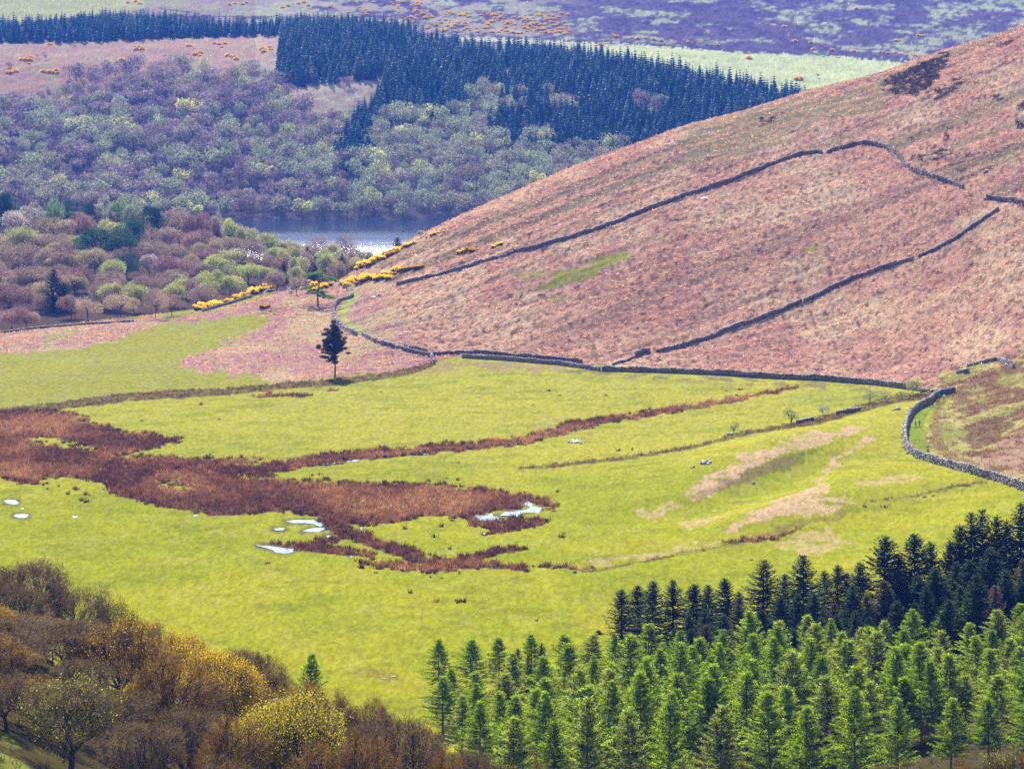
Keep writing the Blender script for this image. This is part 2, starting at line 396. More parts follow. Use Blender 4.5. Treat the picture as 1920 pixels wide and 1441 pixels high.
def patch(poly, col, amt=1, r=None, soft=None):
    m = inpoly(vx_, vy_, poly).astype(float)
    if soft is not None: m = m*ss(soft[0], soft[1], fbm(GX/3, GD/4, 61, 3))
    paint(m, col, amt)
    if r is not None: setr(m > .5, r)
    return m
# green patches on the hill
patch([(1010,535),(1050,510),(1090,498),(1130,480),(1165,466),(1175,478),(1190,484),(1150,498),(1100,520),(1050,535),(1010,545)], (.24,.235,.035), .9)
patch([(960,520),(1010,512),(1050,508),(1020,522)], (.26,.22,.05), .8)
patch([(1020,560),(1060,552),(1075,556),(1040,566)], (.23,.21,.04), .8)
patch([(1518,465),(1540,460),(1552,463),(1545,470),(1522,472)], (.25,.25,.03))
patch([(1290,225),(1400,200),(1600,180),(1700,150),(1650,210),(1500,240),(1400,290),(1280,310)], (.21,.17,.075), .55)
# dark heather patches on the hill
HEATH = [[(1662,150),(1690,140),(1740,115),(1785,97),(1775,110),(1768,135),(1755,160),(1720,178),(1700,172),(1668,175)],
 [(1710,302),(1735,288),(1725,300)],[(1722,302),(1760,288),(1780,275),(1780,285),(1750,300),(1725,305)],[(1862,85),(1895,75),(1900,80),(1865,90)],
 [(1865,195),(1885,180),(1888,186),(1870,200)],[(1740,180),(1810,150),(1815,157),(1760,185)],[(1770,255),(1782,252),(1780,266),(1768,262)],
 [(1910,200),(1935,190),(1935,215),(1912,212)],[(1906,235),(1935,225),(1935,245),(1908,244)],[(1420,230),(1455,218),(1458,223),(1430,233)],[(1770,240),(1785,232),(1780,245)]]
for p in HEATH: patch(p, (.075,.048,.036), .85, 1., (.38,.55))
# left knoll: meadow with bracken patches
knoll = (seg > 8.0) & (seg < RI+.4) & (PX < 640)
C[knoll] = (.27,.25,.033); setr(knoll, .15)
paint(knoll*ss(.45,.7,fbm(GX/12, GD/8, 62, 3)), (.25,.25,.06), .6)
LB = [[(345,690),(350,672),(395,650),(420,640),(490,615),(520,595),(500,585),(440,590),(400,598),(330,605),(330,600),(480,560),(570,530),(700,470),(780,640),(808,680),(700,705),(600,715),(520,718),(480,705),(390,700)],
 [(-300,610),(0,618),(200,598),(330,590),(300,612),(200,640),(150,655),(60,662),(-20,662),(-300,670)],
 [(510,590),(640,540),(760,640),(700,700),(560,700)]]
lbm = np.zeros(GD.shape, bool)
for p in LB: lbm |= inpoly(vx_, vy_, p) & (seg > 8.0) & (seg < RI+1)
lbc = mixc(mixc(np.broadcast_to(np.array((.33,.185,.125)), C.shape), (.30,.14,.13), ss(.45,.6,n8)), (.36,.24,.13), ss(.5,.7,n40))
C[lbm] = lbc[lbm]; setr(lbm, 1.)
patch([(410,640),(440,628),(458,636),(440,648),(420,650)], (.25,.24,.05), .8)
patch([(70,640),(140,622),(150,628),(80,650)], (.22,.23,.05), .8)
# strip under the main wall
lw = dist_line(vx_, vy_, [(780,700,3),(860,682,6),(1000,690,6),(1060,692,4)])
paint(near*(lw < 0), (.28,.20,.09), .8)
paint(near*ss(14,0,dist_line(PX, GY, [(1060,692),(1150,702),(1300,709),(1500,720),(1650,735)]))*ss(.4,.6,n8), (.17,.12,.06), .8)
# rough ground at the right
RM = [(1735,742),(1765,700),(1850,672),(2200,640),(2200,960),(1920,905),(1850,880),(1790,862),(1735,850),(1735,810),(1760,770),(1790,752)]
rm = inpoly(PX+wobx*.4, GY+woby*.4, RM)
C[rm] = (.33,.28,.09); setr(rm, .8)
paint(rm*ss(.42,.62,fbm(GX/7, GD/10, 63, 4)), (.20,.20,.045), .8)
paint(rm*ss(.55,.70,fbm(GX/5, GD/5, 64, 3)), (.17,.075,.045), .9)
rm2 = inpoly(vx_, vy_, [(1800,720),(1850,700),(1930,680),(2100,670),(2100,745),(1920,745),(1800,775),(1780,760)]); paint(rm2*ss(.35,.6,fbm(GX/4, GD/5, 68, 3)), (.17,.080,.048), .85)
rm3 = inpoly(vx_, vy_, [(1830,870),(1860,840),(1920,800),(2100,760),(2100,930),(1920,890)]); paint(rm3, (.31,.18,.13), .85)
patch([(1805,815),(1820,790),(1870,780),(1895,795),(1870,830),(1830,840)], (.13,.075,.04), .8)
# pale dry patches on the drumlin and in the meadow
dry = (.46,.30,.18)
for p in [[(1270,930),(1330,890),(1400,850),(1500,815),(1600,795),(1640,795),(1600,812),(1540,830),(1480,845),(1420,870),(1370,905),(1330,940)],
          [(1350,1000),(1400,960),(1450,940),(1520,915),(1560,860),(1620,820),(1640,825),(1590,850),(1540,900),(1560,925),(1610,935),(1560,955),(1480,970),(1420,985)],
          [(1270,980),(1330,965),(1380,955),(1340,975),(1285,990)],[(1100,1055),(1200,1035),(1330,1020),(1400,1012),(1360,1022),(1220,1048),(1130,1062)],
          [(1450,1020),(1500,1000),(1560,990),(1600,1020),(1540,1040),(1470,1035)],[(1600,900),(1700,890),(1740,895),(1680,910),(1610,915)],
          [(1180,960),(1260,940),(1280,950),(1220,975)]]:
    m = inpoly(vx_, vy_, p)*ss(.20,.50,fbm(GX/3.2,GD/2.0,66,4)); paint(m, dry, .88 if p[0][0] in (1270, 1350) and p[0][1] in (930, 1000) else .5); setr(m > .4, .7)
patch([(1330,930),(1400,880),(1480,850),(1540,840),(1470,880),(1400,900)], (.11,.115,.02), .6)
patch([(1410,1000),(1500,975),(1580,955),(1600,965),(1500,990),(1440,1008)], (.20,.13,.04), .6)
patch([(1285,925),(1360,900),(1440,865),(1500,850),(1450,885),(1370,915),(1320,940)], (.20,.12,.07), .55)
patch([(980,800),(1040,785),(1070,782),(1020,798)], (.27,.22,.09), .7)
patch([(1480,735),(1640,728),(1690,742),(1600,765),(1480,760)], (.22,.24,.03), .4)
patch([(640,1262),(700,1252),(770,1262),(760,1276),(680,1272)], (.20,.13,.04), .55, soft=(.35,.6))
# wet ground under the rushes
rush = np.zeros(GD.shape, bool)
for p in RUSH_POLY: rush |= inpoly(wx_, wy_, p)
for p in RUSH_BAND: rush |= dist_line(wx_, wy_, p) < 0
for p in RUSH_HOLE: rush &= ~inpoly(wx_, wy_, p)
rush &= near
paint(rush, (.12,.062,.034), .92); setr(rush, .9)
for bl in (BANK, BANK2, BANK3, BANK4):
    d = dist_line(PX+wobx*.2, GY+woby*.4, bl)
    paint((d < 0)*(seg < 8.6), (.10,.075,.030), .80); setr((d < 0) & (seg < 8.6), .8)
    paint((d < 2)*(seg < 8.6)*ss(.5,.62,fbm(GX/4, GD/3, 67, 3)), (.22,.22,.03), .8)
MUD = [(889,968),(941,978),(1020,952),(990,939)]
for q in ([(890,969),(925,970),(960,962),(1015,953)],[(536,977),(586,977),(606,985)],[(567,995),(608,990)],[(480,1021),(515,1030),(550,1032)],[(24,967),(53,967)],[(8,941),(35,941)],[(512,992),(534,992)],[(610,1005),(624,1005)]):
    dd = dist_line(PX+wobx*.3, GY+woby*.3, q); paint(ss(9, 4, dd), (.13,.11,.05), .75)
# lane surfaces
LANE1 = [(655,540,3),(668,556,5),(655,566,7),(642,580,7),(645,597,6),(660,613,5),(682,625,4),(700,632,2)]
LANE2 = [(1775,742,5),(1755,752,7),(1735,768,9),(1722,785,12),(1718,805,14),(1724,830,14),(1738,850,8)]
for ln, cc in ((LANE1, (.29,.28,.07)), (LANE2, (.17,.21,.02))):
    d = dist_line(PX+wobx*.15, GY, ln); paint(d < 0, cc, .9); setr(d < 0, .1)
# wood floors
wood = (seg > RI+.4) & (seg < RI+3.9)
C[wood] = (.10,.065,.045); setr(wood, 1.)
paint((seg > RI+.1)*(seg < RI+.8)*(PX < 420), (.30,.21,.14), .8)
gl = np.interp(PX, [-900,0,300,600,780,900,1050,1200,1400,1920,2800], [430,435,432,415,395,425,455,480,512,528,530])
paint(GD < gl+12, (.050,.036,.02), ss(10,-6,GD-gl+wobx*.4)*.93); setr(GD < 430, .8)  # brown floor under the near trees, painted darker to stand in for their shade
paint((GD < 318)*(PX < 400)*ss(.35,.55,n8), (.17,.19,.03), .85)
# far hillside --------------------------------------------------------------
fh = seg >= RI+4
C[fh] = (.105,.075,.07); setr(fh, 1.)
hx, hy = PX+wobx*.6, GY+woby*.9
moor = fh & (GY < 175)
mo = mixc(np.broadcast_to(np.array((.115,.070,.098)), C.shape), (.30,.265,.14), ss(.50,.62,fbm(PX/55, GY/13, 71, 5, .6)))
mo = mixc(mo, (.06,.035,.065), ss(.42,.65,fbm(PX/9, GY/3.2, 75, 3))*.75)
mo = mixc(mo, (.33,.25,.15), ss(.44,.58,fbm(PX/30, GY/8, 72, 4))*ss(1150,950,PX)*.8)
C[moor] = mo[moor]
def fpoly(poly, col, amt=1., c2=None):
    m = fh & inpoly(hx, hy, poly); paint(m, col, amt)
    if c2: paint(m*ss(.45,.6,fbm(PX/25, GY/8, 73, 4)), c2, .8)
fpoly([(1050,75),(1150,82),(1250,88),(1400,100),(1560,106),(1700,112),(1750,125),(1560,220),(1300,180),(1100,130)], (.42,.38,.17), 1, (.35,.33,.14))
fpoly([(-300,-20),(250,-20),(280,8),(250,22),(0,45),(-300,60)], (.37,.35,.12))
fpoly([(270,0),(300,-20),(560,-20),(600,5),(540,35),(400,30),(280,25)], (.31,.27,.14), 1, (.29,.19,.15))
fpoly([(-300,70),(0,80),(300,72),(540,62),(540,160),(300,170),(0,200),(-300,220)], (.40,.235,.16), 1, (.38,.28,.15))
fpoly([(530,140),(560,160),(640,140),(740,138),(730,170),(680,205),(560,260),(500,210)], (.40,.28,.16), 1, (.33,.21,.15))
fpoly([(850,66),(1050,76),(1180,82),(1180,92),(1000,84),(850,76)], (.40,.34,.20))
d = dist_line(hx, hy, [(560,35,1),(770,50,1),(860,66,1.5),(1050,76,1.5),(1250,86,1.5),(1560,103,2.5),(1760,118,3)]); paint(fh*(d < 0), (.08,.05,.08), .9)
d = dist_line(PX, GY, [(300,16,1),(400,31,1),(540,33,1)]); paint(fh*(d < 0), (.08,.05,.08), .8)
fpoly([(700,215),(640,235),(590,265),(575,300),(620,290),(680,240)], (.28,.14,.13), .9, (.10,.06,.06))
d = dist_line(PX, GY, [(-400,411,.6),(2400,411,.6)]); paint(fh*(d < 0)*(fbm(PX/20, GY/20, 5, 2) > .45), (.20,.14,.11), .7)
C[:] = np.where((hillm | lbm | (seg > 8.0) & (seg < RI+.4))[..., None] & (C[..., 2:] > .06), C*np.array((1.10,1.24,1.26)), C)
# sheep paths and old plough lines in the grass
for pl, w_l in (([(905,1138),(960,1147),(1020,1158),(1075,1170),(1120,1186)], 1.2), ([(850,1120),(980,1140),(1110,1165)], .8), ([(1700,850),(1600,905),(1480,980),(1300,1050),(1100,1100)], .8), ([(300,940),(380,1010),(500,1060),(640,1110)], .7), ([(700,742),(900,737),(1150,730),(1400,728)], .7), ([(980,800),(1180,786),(1400,766),(1640,742)], .7), ([(620,905),(800,880),(960,868)], .8)):
    dd = dist_line(PX+wobx*.3, GY+woby*.2, pl); paint(near*ss(w_l+1.2, w_l-.4, dd)*ss(.3,.55,n8), (.17,.18,.03), .55)
grain = ss(.2,.8,fbm(GX/.55, GD/1.7, 48, 2))
C = np.clip(C*(.70+.30*n2[..., None]+.27*grain[..., None]+.16*(RNG.random(GD.shape)[..., None]-.5)), 0, 1)
GM = ground_mat()
def sheet(name, r0, r1):
    rr = np.arange(r0, r1+1); m = len(rr)
    v = np.stack([GX[rr], GD[rr], GZ[rr]], -1).reshape(-1, 3)
    i = (np.arange(m-1)[:, None]*NC+np.arange(NC-1)[None]).ravel()
    g = Geo(); g.add(v, np.stack([i, i+1, i+NC+1, i+NC], 1))
    me = g.mesh(name, GM, True, {'rough': rough[rr].ravel()})
    ca = me.color_attributes.new('Col', 'FLOAT_COLOR', 'POINT')
    ca.data.foreach_set('color', np.concatenate([C[rr].reshape(-1, 3), np.ones((m*NC, 1))], 1).astype(np.float32).ravel())
    return tag(link(bpy.data.objects.new(name, me)), kind='structure')
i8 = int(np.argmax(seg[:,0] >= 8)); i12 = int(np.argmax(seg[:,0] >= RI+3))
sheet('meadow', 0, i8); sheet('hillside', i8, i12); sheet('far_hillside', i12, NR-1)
# ------------------------------------------------------------------ water
WM = water_mat('lake_water', (.008,.014,.035), .05, .35, 1.0, 1.5, (.5,1.3,1), (1745, 1530, .10))
g = Geo(); Y0, Y1 = 1400, 1850
g.add([((-900-CX)/F*Y0,Y0,-12),((2200-CX)/F*Y0,Y0,-12),((2200-CX)/F*Y1,Y1,-12),((-900-CX)/F*Y1,Y1,-12)], [(0,1,2,3)])
# the water ends where the valley floor rises
tag(g.obj('lake', WM), kind='structure')
PM = water_mat('puddle_water', (.03,.035,.03), .05, 2.2, .02, 1.6)
def puddle(poly):
    P = [gp(x, y) for x, y in poly]; z = np.mean([p[2] for p in P])+.10
    # exact footprint of the outline on the level z
    P = [((x-CX)/F*((H-z)*F/(y-YH)), (H-z)*F/(y-YH), z) for x, y in poly]
    import bmesh
    bm = bmesh.new(); vs = [bm.verts.new(p) for p in P]; bm.faces.new(vs)
    bmesh.ops.triangulate(bm, faces=bm.faces[:]); me = bpy.data.meshes.new('puddle')
    bmesh.ops.recalc_face_normals(bm, faces=bm.faces[:])
    bm.to_mesh(me); bm.free(); me.materials.append(PM)
    if me.polygons[0].normal.z < 0: me.flip_normals()
    tag(link(bpy.data.objects.new('puddle', me)), kind='structure')
PUD = [[(889,968),(892,964),(907,967),(913,966),(920,961),(925,967),(934,969),(941,978),(928,976),(915,977),(898,975)],
 [(937,966),(944,960),(950,958),(962,959),(972,956),(987,955),(995,950),(984,946),(981,942),(990,939),(997,943),(998,948),(1008,950),(1020,952),(1014,957),(1008,962),(1000,959),(990,964),(975,965),(963,970),(955,966)],
 [(536,977),(546,975),(560,974),(586,974),(598,979),(610,984),(600,987),(588,982),(570,980),(550,980)],
 [(567,995),(578,991),(590,989),(606,988),(610,991),(598,997),(580,997)],[(512,991),(520,989),(535,989),(531,994),(518,994)],
 [(478,1020),(490,1022),(505,1023),(530,1026),(551,1029),(549,1035),(535,1037),(517,1036),(512,1031),(495,1026)],
 [(611,1004),(620,1002),(624,1005),(616,1008)],[(24,966),(34,963),(52,963),(54,967),(46,971),(36,971)],[(7,938),(16,936),(30,937),(36,944),(26,946),(11,943)],
 [(134,967),(144,966),(146,969),(138,971)],[(361,965),(370,964),(371,967),(364,968)],[(674,989),(683,987),(685,991),(677,993)],
 [(714,1271),(723,1270),(722,1273)],[(733,1266),(741,1265),(743,1268),(735,1268)],[(600,870.5),(650,864),(690,859),(670,864),(620,870)],[(765,853),(815,848.5),(800,851.5)],[(905,999),(912,998),(913,1001),(906,1002)],
 [(648,1040),(662,1043),(660,1045),(650,1043)],[(38,952),(44,952),(44,955),(39,954)]]
for p in PUD:
    q = []
    for (x1, y1), (x2, y2) in zip(p, p[1:]+p[:1]):
        n_ = max(1, int(math.hypot(x2-x1, y2-y1)/3))
        for j in range(n_): s_ = j/n_; q.append((x1+(x2-x1)*s_+random.uniform(-.9, .9), y1+(y2-y1)*s_+random.uniform(-.5, .5)))
    puddle(q)
# ------------------------------------------------------------------ tree prototypes
ORD = ['first','second','third','fourth','fifth','sixth','seventh','eighth','ninth','tenth','eleventh','twelfth','thirteenth','fourteenth','fifteenth','sixteenth','seventeenth','eighteenth','nineteenth','twentieth','twenty-first','twenty-second','twenty-third','twenty-fourth','twenty-fifth','twenty-sixth','twenty-seventh','twenty-eighth','twenty-ninth','thirtieth','thirty-first','thirty-second','thirty-third','thirty-fourth','thirty-fifth','thirty-sixth','thirty-seventh','thirty-eighth','thirty-ninth','fortieth']
BARK = plain_mat('bark', (.022,.016,.014), (.065,.050,.042), 2.5, .95)
BARKL = plain_mat('pale_bark', (.06,.05,.04), (.17,.14,.12), 3, .95)
M_SPRUCE = leaf_mat('spruce_needles', [(0,(.018,.032,.012)),(.5,(.028,.042,.014)),(.8,(.058,.048,.020)),(1,(.085,.050,.035))], .18, .5, 1.5)
M_LARCH = leaf_mat('larch_needles', [(0,(.12,.19,.006)),(.5,(.175,.25,.008)),(.8,(.21,.27,.018)),(1,(.15,.165,.04))], .52, .12, 1.7)
M_TWIG = leaf_mat('twigs', [(0,(.16,.088,.014)),(.35,(.115,.068,.020)),(.6,(.095,.064,.028)),(1,(.10,.090,.028))], .2, .25, 1.9)
M_BUD = leaf_mat('young_leaves', [(0,(.32,.215,.014)),(.5,(.25,.195,.014)),(1,(.30,.28,.02))], .45, .3, 1.5)
M_MID = leaf_mat('wood_foliage', [(0,(.17,.095,.088)),(.2,(.195,.140,.108)),(.35,(.23,.18,.105)),(.5,(.23,.235,.075)),(.65,(.29,.31,.08)),(.75,(.035,.080,.035)),(.85,(.02,.05,.035)),(.93,(.10,.16,.04)),(1,(.29,.245,.22))], .3, .3, 1.6)
M_FAR = leaf_mat('far_foliage', [(0,(.150,.108,.125)),(.25,(.195,.148,.140)),(.5,(.20,.185,.125)),(.75,(.20,.225,.125)),(.9,(.29,.31,.14)),(1,(.40,.37,.12))], .2, .25, 1.8)
M_FARC = leaf_mat('far_needles', [(0,(.012,.030,.030)),(.6,(.026,.050,.045)),(1,(.07,.085,.075))], .15, .25, 2.6)
M_PINE = leaf_mat('pine_needles', [(0,(.030,.022,.012)),(.5,(.10,.19,.03)),(1,(.04,.11,.03))], .3, .5, 1.5)
M_GORSE = leaf_mat('gorse_flowers', [(0,(.95,.66,.012)),(.5,(.65,.40,.03)),(1,(.35,.22,.05))], .2, .55, 1.25)
M_GLEAF = leaf_mat('gorse_green', [(0,(.05,.05,.02)),(1,(.09,.08,.03))], .2)
def mk(parts):      # parts: list of (name, Geo, mat, smooth, tree value) -> meshes
    return [(n, g.mesh(n, m, s, {'tree': np.full(g.n, tv)})) for n, g, m, s, tv in parts]
def trunk(g, h, r, rng, lean=.02, k=6, top=.1, tone=.5, n=7):
    z = np.linspace(-.6, h, n); off = np.cumsum(rng.normal(size=(n, 2))*lean, 0)*h/10
    p = np.stack([off[:, 0]-off[0, 0], off[:, 1]-off[0, 1], z], 1)
    tube(g, p, r*(1-(1-top)*np.linspace(0, 1, n)**.9), k, tone); return p
def spruce(seed, h=16., r=3.1, tv=.2, dens=1., bare=.06):
    rng = np.random.default_rng(seed); T = Geo(); G = Geo(); trunk(T, h*.99, h*.014+.03, rng)
    z = h*bare; P = []; D_ = []; Ln = []; Wd = []; To = []
    while z < h*.985:
        f = 1-z/h; L0 = r*min(1, f*1.65+.03)**.85*(1 if f < .85 else .8); k = max(4, int(rng.integers(5, 9)*dens))
        a0 = rng.uniform(0, 6.3)
        for j in range(k):
            if rng.random() < .10: continue
            a = a0+j/k*6.283+rng.normal()*.2; L = L0*rng.uniform(.65, 1.2)+.12
            el = -.30+.75*(1-f)**1.5+rng.normal()*.16
            d = np.array([math.cos(a)*math.cos(el), math.sin(a)*math.cos(el), math.sin(el)])
            n = max(3, int(L/.17)); s = np.linspace(.12, 1, n); pts = np.array([0, 0, z])+d*s[:, None]*L
            pts[:, 2] += .22*L*(s**2)-.10*L*np.sin(s*3.1)
            tt = rng.uniform(.2, .8)
            sd = np.array([-math.sin(a), math.cos(a), 0.])
            for sg in (-1, 1):
                P.append(pts+rng.normal(size=(n, 3))*.05); D_.append(norm(d*.7+sd*sg*.85+np.array([0, 0, -.22])+rng.normal(size=(n, 3))*.18))
                Ln.append((.24+.30*(1-s*.6))*min(1., .35+L*.4)*rng.uniform(.8, 1.2, n)); Wd.append(np.full(n, .24)); To.append(np.clip(tt+rng.normal(size=n)*.15, 0, 1))
            P.append(pts[-2:]); D_.append(np.repeat(d[None], 2, 0)); Ln.append(np.full(2, .35)); Wd.append(np.full(2, .14)); To.append(np.full(2, tt+.2))
        z += (.24+.26*f)*rng.uniform(.6, 1.4)*(h/16)
    P = np.concatenate(P); D_ = np.concatenate(D_)
    slivers(G, P, D_, np.concatenate(Ln), np.concatenate(Wd), np.concatenate(To), rng, side=np.tile([[0.2, .1, 1.]], (len(P), 1))+rng.normal(size=(len(P), 3))*.45)
    slivers(G, np.array([[0, 0, h-.5]]*4), norm(rng.normal(size=(4, 3))*.08+[0, 0, 1]), .9, .10, .6, rng)
    return mk([('trunk', T, BARK, True, 0), ('crown', G, M_SPRUCE, False, tv)])
def larch(seed, h=17., r=3.9, tv=.3, bare=.22, dead=True):
    rng = np.random.default_rng(seed); T = Geo(); G = Geo(); trunk(T, h*.99, h*.011+.03, rng, .015)
    z = h*.10; P = []; D_ = []; Ln = []; To = []; shp = rng.uniform(.75, 1.0)
    while z < h*.985:
        f = 1-z/h; deadz = z < h*bare
        L0 = r*min(1, f*1.75+.04)**shp; k = int(rng.integers(6, 9)); a0 = rng.uniform(0, 6.3)
        for j in range(k):
            if rng.random() < (.45 if deadz else .08): continue
            a = a0+j/k*6.283+rng.normal()*.25; L = L0*rng.uniform(.5, 1.3)*(.85 if deadz else 1)+.15
            el = (.02+.55*(1-f)+rng.normal()*.12) if not deadz else rng.normal()*.15-.1
            d = np.array([math.cos(a)*math.cos(el), math.sin(a)*math.cos(el), math.sin(el)])
            e = np.array([0, 0, z])+d*L+np.array([0, 0, .10*L])
            mid = np.array([0, 0, z])+d*L*.5-np.array([0, 0, .05*L])
            if L > .8: tube(T, [np.array([0, 0, z]), mid, e], [.035, .022, .008], 3, .4)
            if deadz and rng.random() < .8: continue
            n = max(6, int(L/.032)); s = rng.uniform(.12, 1, n)**.8; pts = np.array([0, 0, z])+d*s[:, None]*L; pts[:, 2] += .10*L*s*s-.05*L*np.sin(s*3.1)
            P.append(pts+rng.normal(size=(n, 3))*.11); D_.append(norm(rng.normal(size=(n, 3))*[.75, .75, .35]+d*.75+[0, 0, -.05]))
            Ln.append(rng.uniform(.22, .5, n)*(1.15-.4*s)); To.append(np.clip(rng.uniform(.15, .85)+rng.normal(size=n)*.15, 0, 1))
        z += (.32+.30*f)*rng.uniform(.6, 1.4)*(h/17)
    P = np.concatenate(P)
    slivers(G, P, np.concatenate(D_), np.concatenate(Ln), .11, np.concatenate(To), rng)
    slivers(G, np.array([[0, 0, h-.6]]*6), norm(rng.normal(size=(6, 3))*.15+[0, 0, 1]), .8, .06, .8, rng)
    return mk([('trunk', T, BARKL, True, 0), ('crown', G, M_LARCH, False, tv)])
def crown_targets(rng, n, R, Hc, zc, flat=.0, lobes=9):
    """points in the outer shell of a lobed dome"""
    ld = norm(rng.normal(size=(lobes, 3))*[1, 1, .8]+[0, 0, .35]); ls = rng.uniform(.30, .45, lobes)
    out = []
    while len(out) < n:
        d = norm(rng.normal(size=3)*np.array([1, 1, .85])+np.array([0, 0, .25]))
        b = max(np.exp(-(1-ld@d)/.10)*ls)
        rr = (.66+b*1.0)*rng.uniform(.4, 1)**.33
        p = d*rr*np.array([R, R, Hc if d[2] > 0 else Hc*.75])+np.array([0, 0, zc])
        out.append(p)
    return np.array(out)
def oak(seed, h=13., R=7., nt=420, twig=26, tv=.3, leaf=0, ltv=0., lim=.35, size=1.):
    """spreading broadleaf in early spring: trunk, limbs, branches and twigs all modelled"""
    rng = np.random.default_rng(seed); T = Geo(); G = Geo(); B = Geo()
    zc = h*.56; T0 = np.array([0, 0, h*rng.uniform(.16, .24)])
    tgt = crown_targets(rng, nt, R*.93, h*.42, zc)
    tp = np.array([[0, 0, -1.], [rng.normal()*.1, rng.normal()*.1, h*.08], T0]); r0 = h*.026
    tube(T, tp, [r0*1.3, r0, r0*.85], 8, .5)
    def cent(pts, k):
        c = pts[rng.choice(len(pts), min(k, len(pts)), replace=False)]
        for _ in range(3):
            a = np.argmin(((pts[:, None]-c[None])**2).sum(-1), 1)
            c = np.array([pts[a == i].mean(0) if (a == i).any() else c[i] for i in range(len(c))])
        return c, np.argmin(((pts[:, None]-c[None])**2).sum(-1), 1)
    def path(a, b, n, wob, up=.15):
        s = np.linspace(0, 1, n)[:, None]; L = np.linalg.norm(b-a)
        w = np.cumsum(rng.normal(size=(n, 3))*wob*L, 0); w -= s*w[-1]
        bow = np.sin(s*PI)*np.array([0, 0, up*L]); return a+(b-a)*s+w*np.sin(s*PI)**.5+bow
    c1, a1 = cent(tgt, 7)
    for i in range(len(c1)):
        sub = tgt[a1 == i]
        if len(sub) == 0: continue
        end = T0+(c1[i]-T0)*.62; p1 = path(T0, end, 7, .05, -.05); r1 = r0*.62
        tube(T, p1, np.linspace(r1, r1*.5, 7), 6, .5)
        c2, a2 = cent(sub, max(2, len(sub)//8))
        for j in range(len(c2)):
            s2 = sub[a2 == j]
            if len(s2) == 0: continue
            st = p1[rng.integers(3, 7)]; p2 = path(st, T0+(c2[j]-T0)*.86, 5, .06, .06); r2 = r1*.42
            tube(T, p2, np.linspace(r2, r2*.5, 5), 4, .5)
            for q in s2:
                p3 = path(p2[rng.integers(2, 5)], q, 4, .07, .05); tube(T, p3, np.linspace(r2*.42, .018, 4), 3, .55)
                # secondary twiglets along the branchlet
    n = len(tgt); rep = np.repeat(tgt, twig, 0); m = len(rep)
    outw = norm(rep-np.array([0, 0, zc-h*.25]))
    base = rep+rng.normal(size=(m, 3))*.36*size-outw*.3
    d = norm(outw*.7+rng.normal(size=(m, 3))*.75+[0, 0, .15])
    tn = np.clip(np.repeat(rng.uniform(0, 1, n), twig)+rng.normal(size=m)*.12, 0, 1)
    slivers(G, base, d, rng.uniform(.25, .85, m)*size, .055*size, tn, rng)
    parts = [('trunk', T, BARK, True, 0), ('twigs', G, M_TWIG, False, tv)]
    if leaf:
        keep = tgt[tgt[:, 2] > zc-h*.30]; n = len(keep); rep = np.repeat(keep, leaf, 0); m = len(rep)
        base = rep+rng.normal(size=(m, 3))*.50*size+norm(rep-[0, 0, zc-h*.3])*.25
        slivers(B, base, rdir(m, rng), rng.uniform(.10, .22, m)*size, .13*size, np.clip(np.repeat(rng.uniform(.1, .9, n), leaf)+rng.normal(size=m)*.12, 0, 1), rng, quad=True)
        parts.append(('leaves', B, M_BUD, False, ltv))
    return mk(parts)
def crown_blob(rng, G, h, R, zc, hc, nl, nf, sz, twiggy=.5, lobes=12, low=-.3, cy=1., lr0=.34):
    """crown as lobes of small leaf and twig faces"""
    ld = norm(rng.normal(size=(lobes, 3))*[1, 1, .75]+[0, 0, .30])
    lc = ld*np.array([R, R, hc])*rng.uniform(.50, .74, (lobes, 1))+[0, 0, zc]; lr = rng.uniform(lr0, lr0*1.5, lobes)*R
    lt = rng.uniform(.25, .8, lobes)
    i = rng.integers(0, lobes, nf); d = norm(rng.normal(size=(nf, 3))+[0, 0, .25])
    p = lc[i]+d*(lr[i]*rng.uniform(.72, 1.08, nf))[:, None]
    ok = (p[:, 2] > zc+low*hc*1.6); p = p[ok]; d = d[ok]; i = i[ok]; n = len(p)
    tw = rng.random(n) < twiggy
    tn = np.clip(lt[i]+rng.normal(size=n)*.14, 0, 1)
    o = norm(p-np.array([0, 0, zc-hc*.7]))
    slivers(G, p[tw], norm(o[tw]+d[tw]*.4+rng.normal(size=(tw.sum(), 3))*.35), rng.uniform(.8, 1.7, tw.sum())*sz, sz*.32, tn[tw], rng)
    q = ~tw
    slivers(G, p[q], norm(d[q]*.4+rng.normal(size=(q.sum(), 3))), rng.uniform(.5, 1.0, q.sum())*sz, sz*.75, tn[q], rng, quad=True)
def broad(seed, tv, h=12., R=6., nf=5200, sz=.50, twiggy=.6, merged=False, mat=None, stems=1, lobes=14, low=-.3):
    rng = np.random.default_rng(seed); T = Geo(); G = Geo()
    zc = h*.56; hc = h*.44
    for s in range(stems):
        p = trunk(T, h*.45, h*.022/(stems**.5), rng, .12 if stems > 1 else .05, 5, .6)
        e = p[-1]
        for k in range(6):
            a = rng.uniform(0, 6.3); q = np.array([math.cos(a)*R*.55, math.sin(a)*R*.55, h*rng.uniform(.6, .85)])
            st = p[rng.integers(3, 7)]
            tube(T, [st, st*.5+q*.5-[0, 0, .3], q], [h*.011, h*.007, .02], 3, .5)
    crown_blob(rng, G, h, R, zc, hc, 0, nf, sz, twiggy, lobes, low)
    if merged:
        G.merge(T, tone=lambda a: a*0+.1); return G
    return mk([('trunk', T, BARK, True, 0), ('crown', G, mat or M_MID, False, tv)])
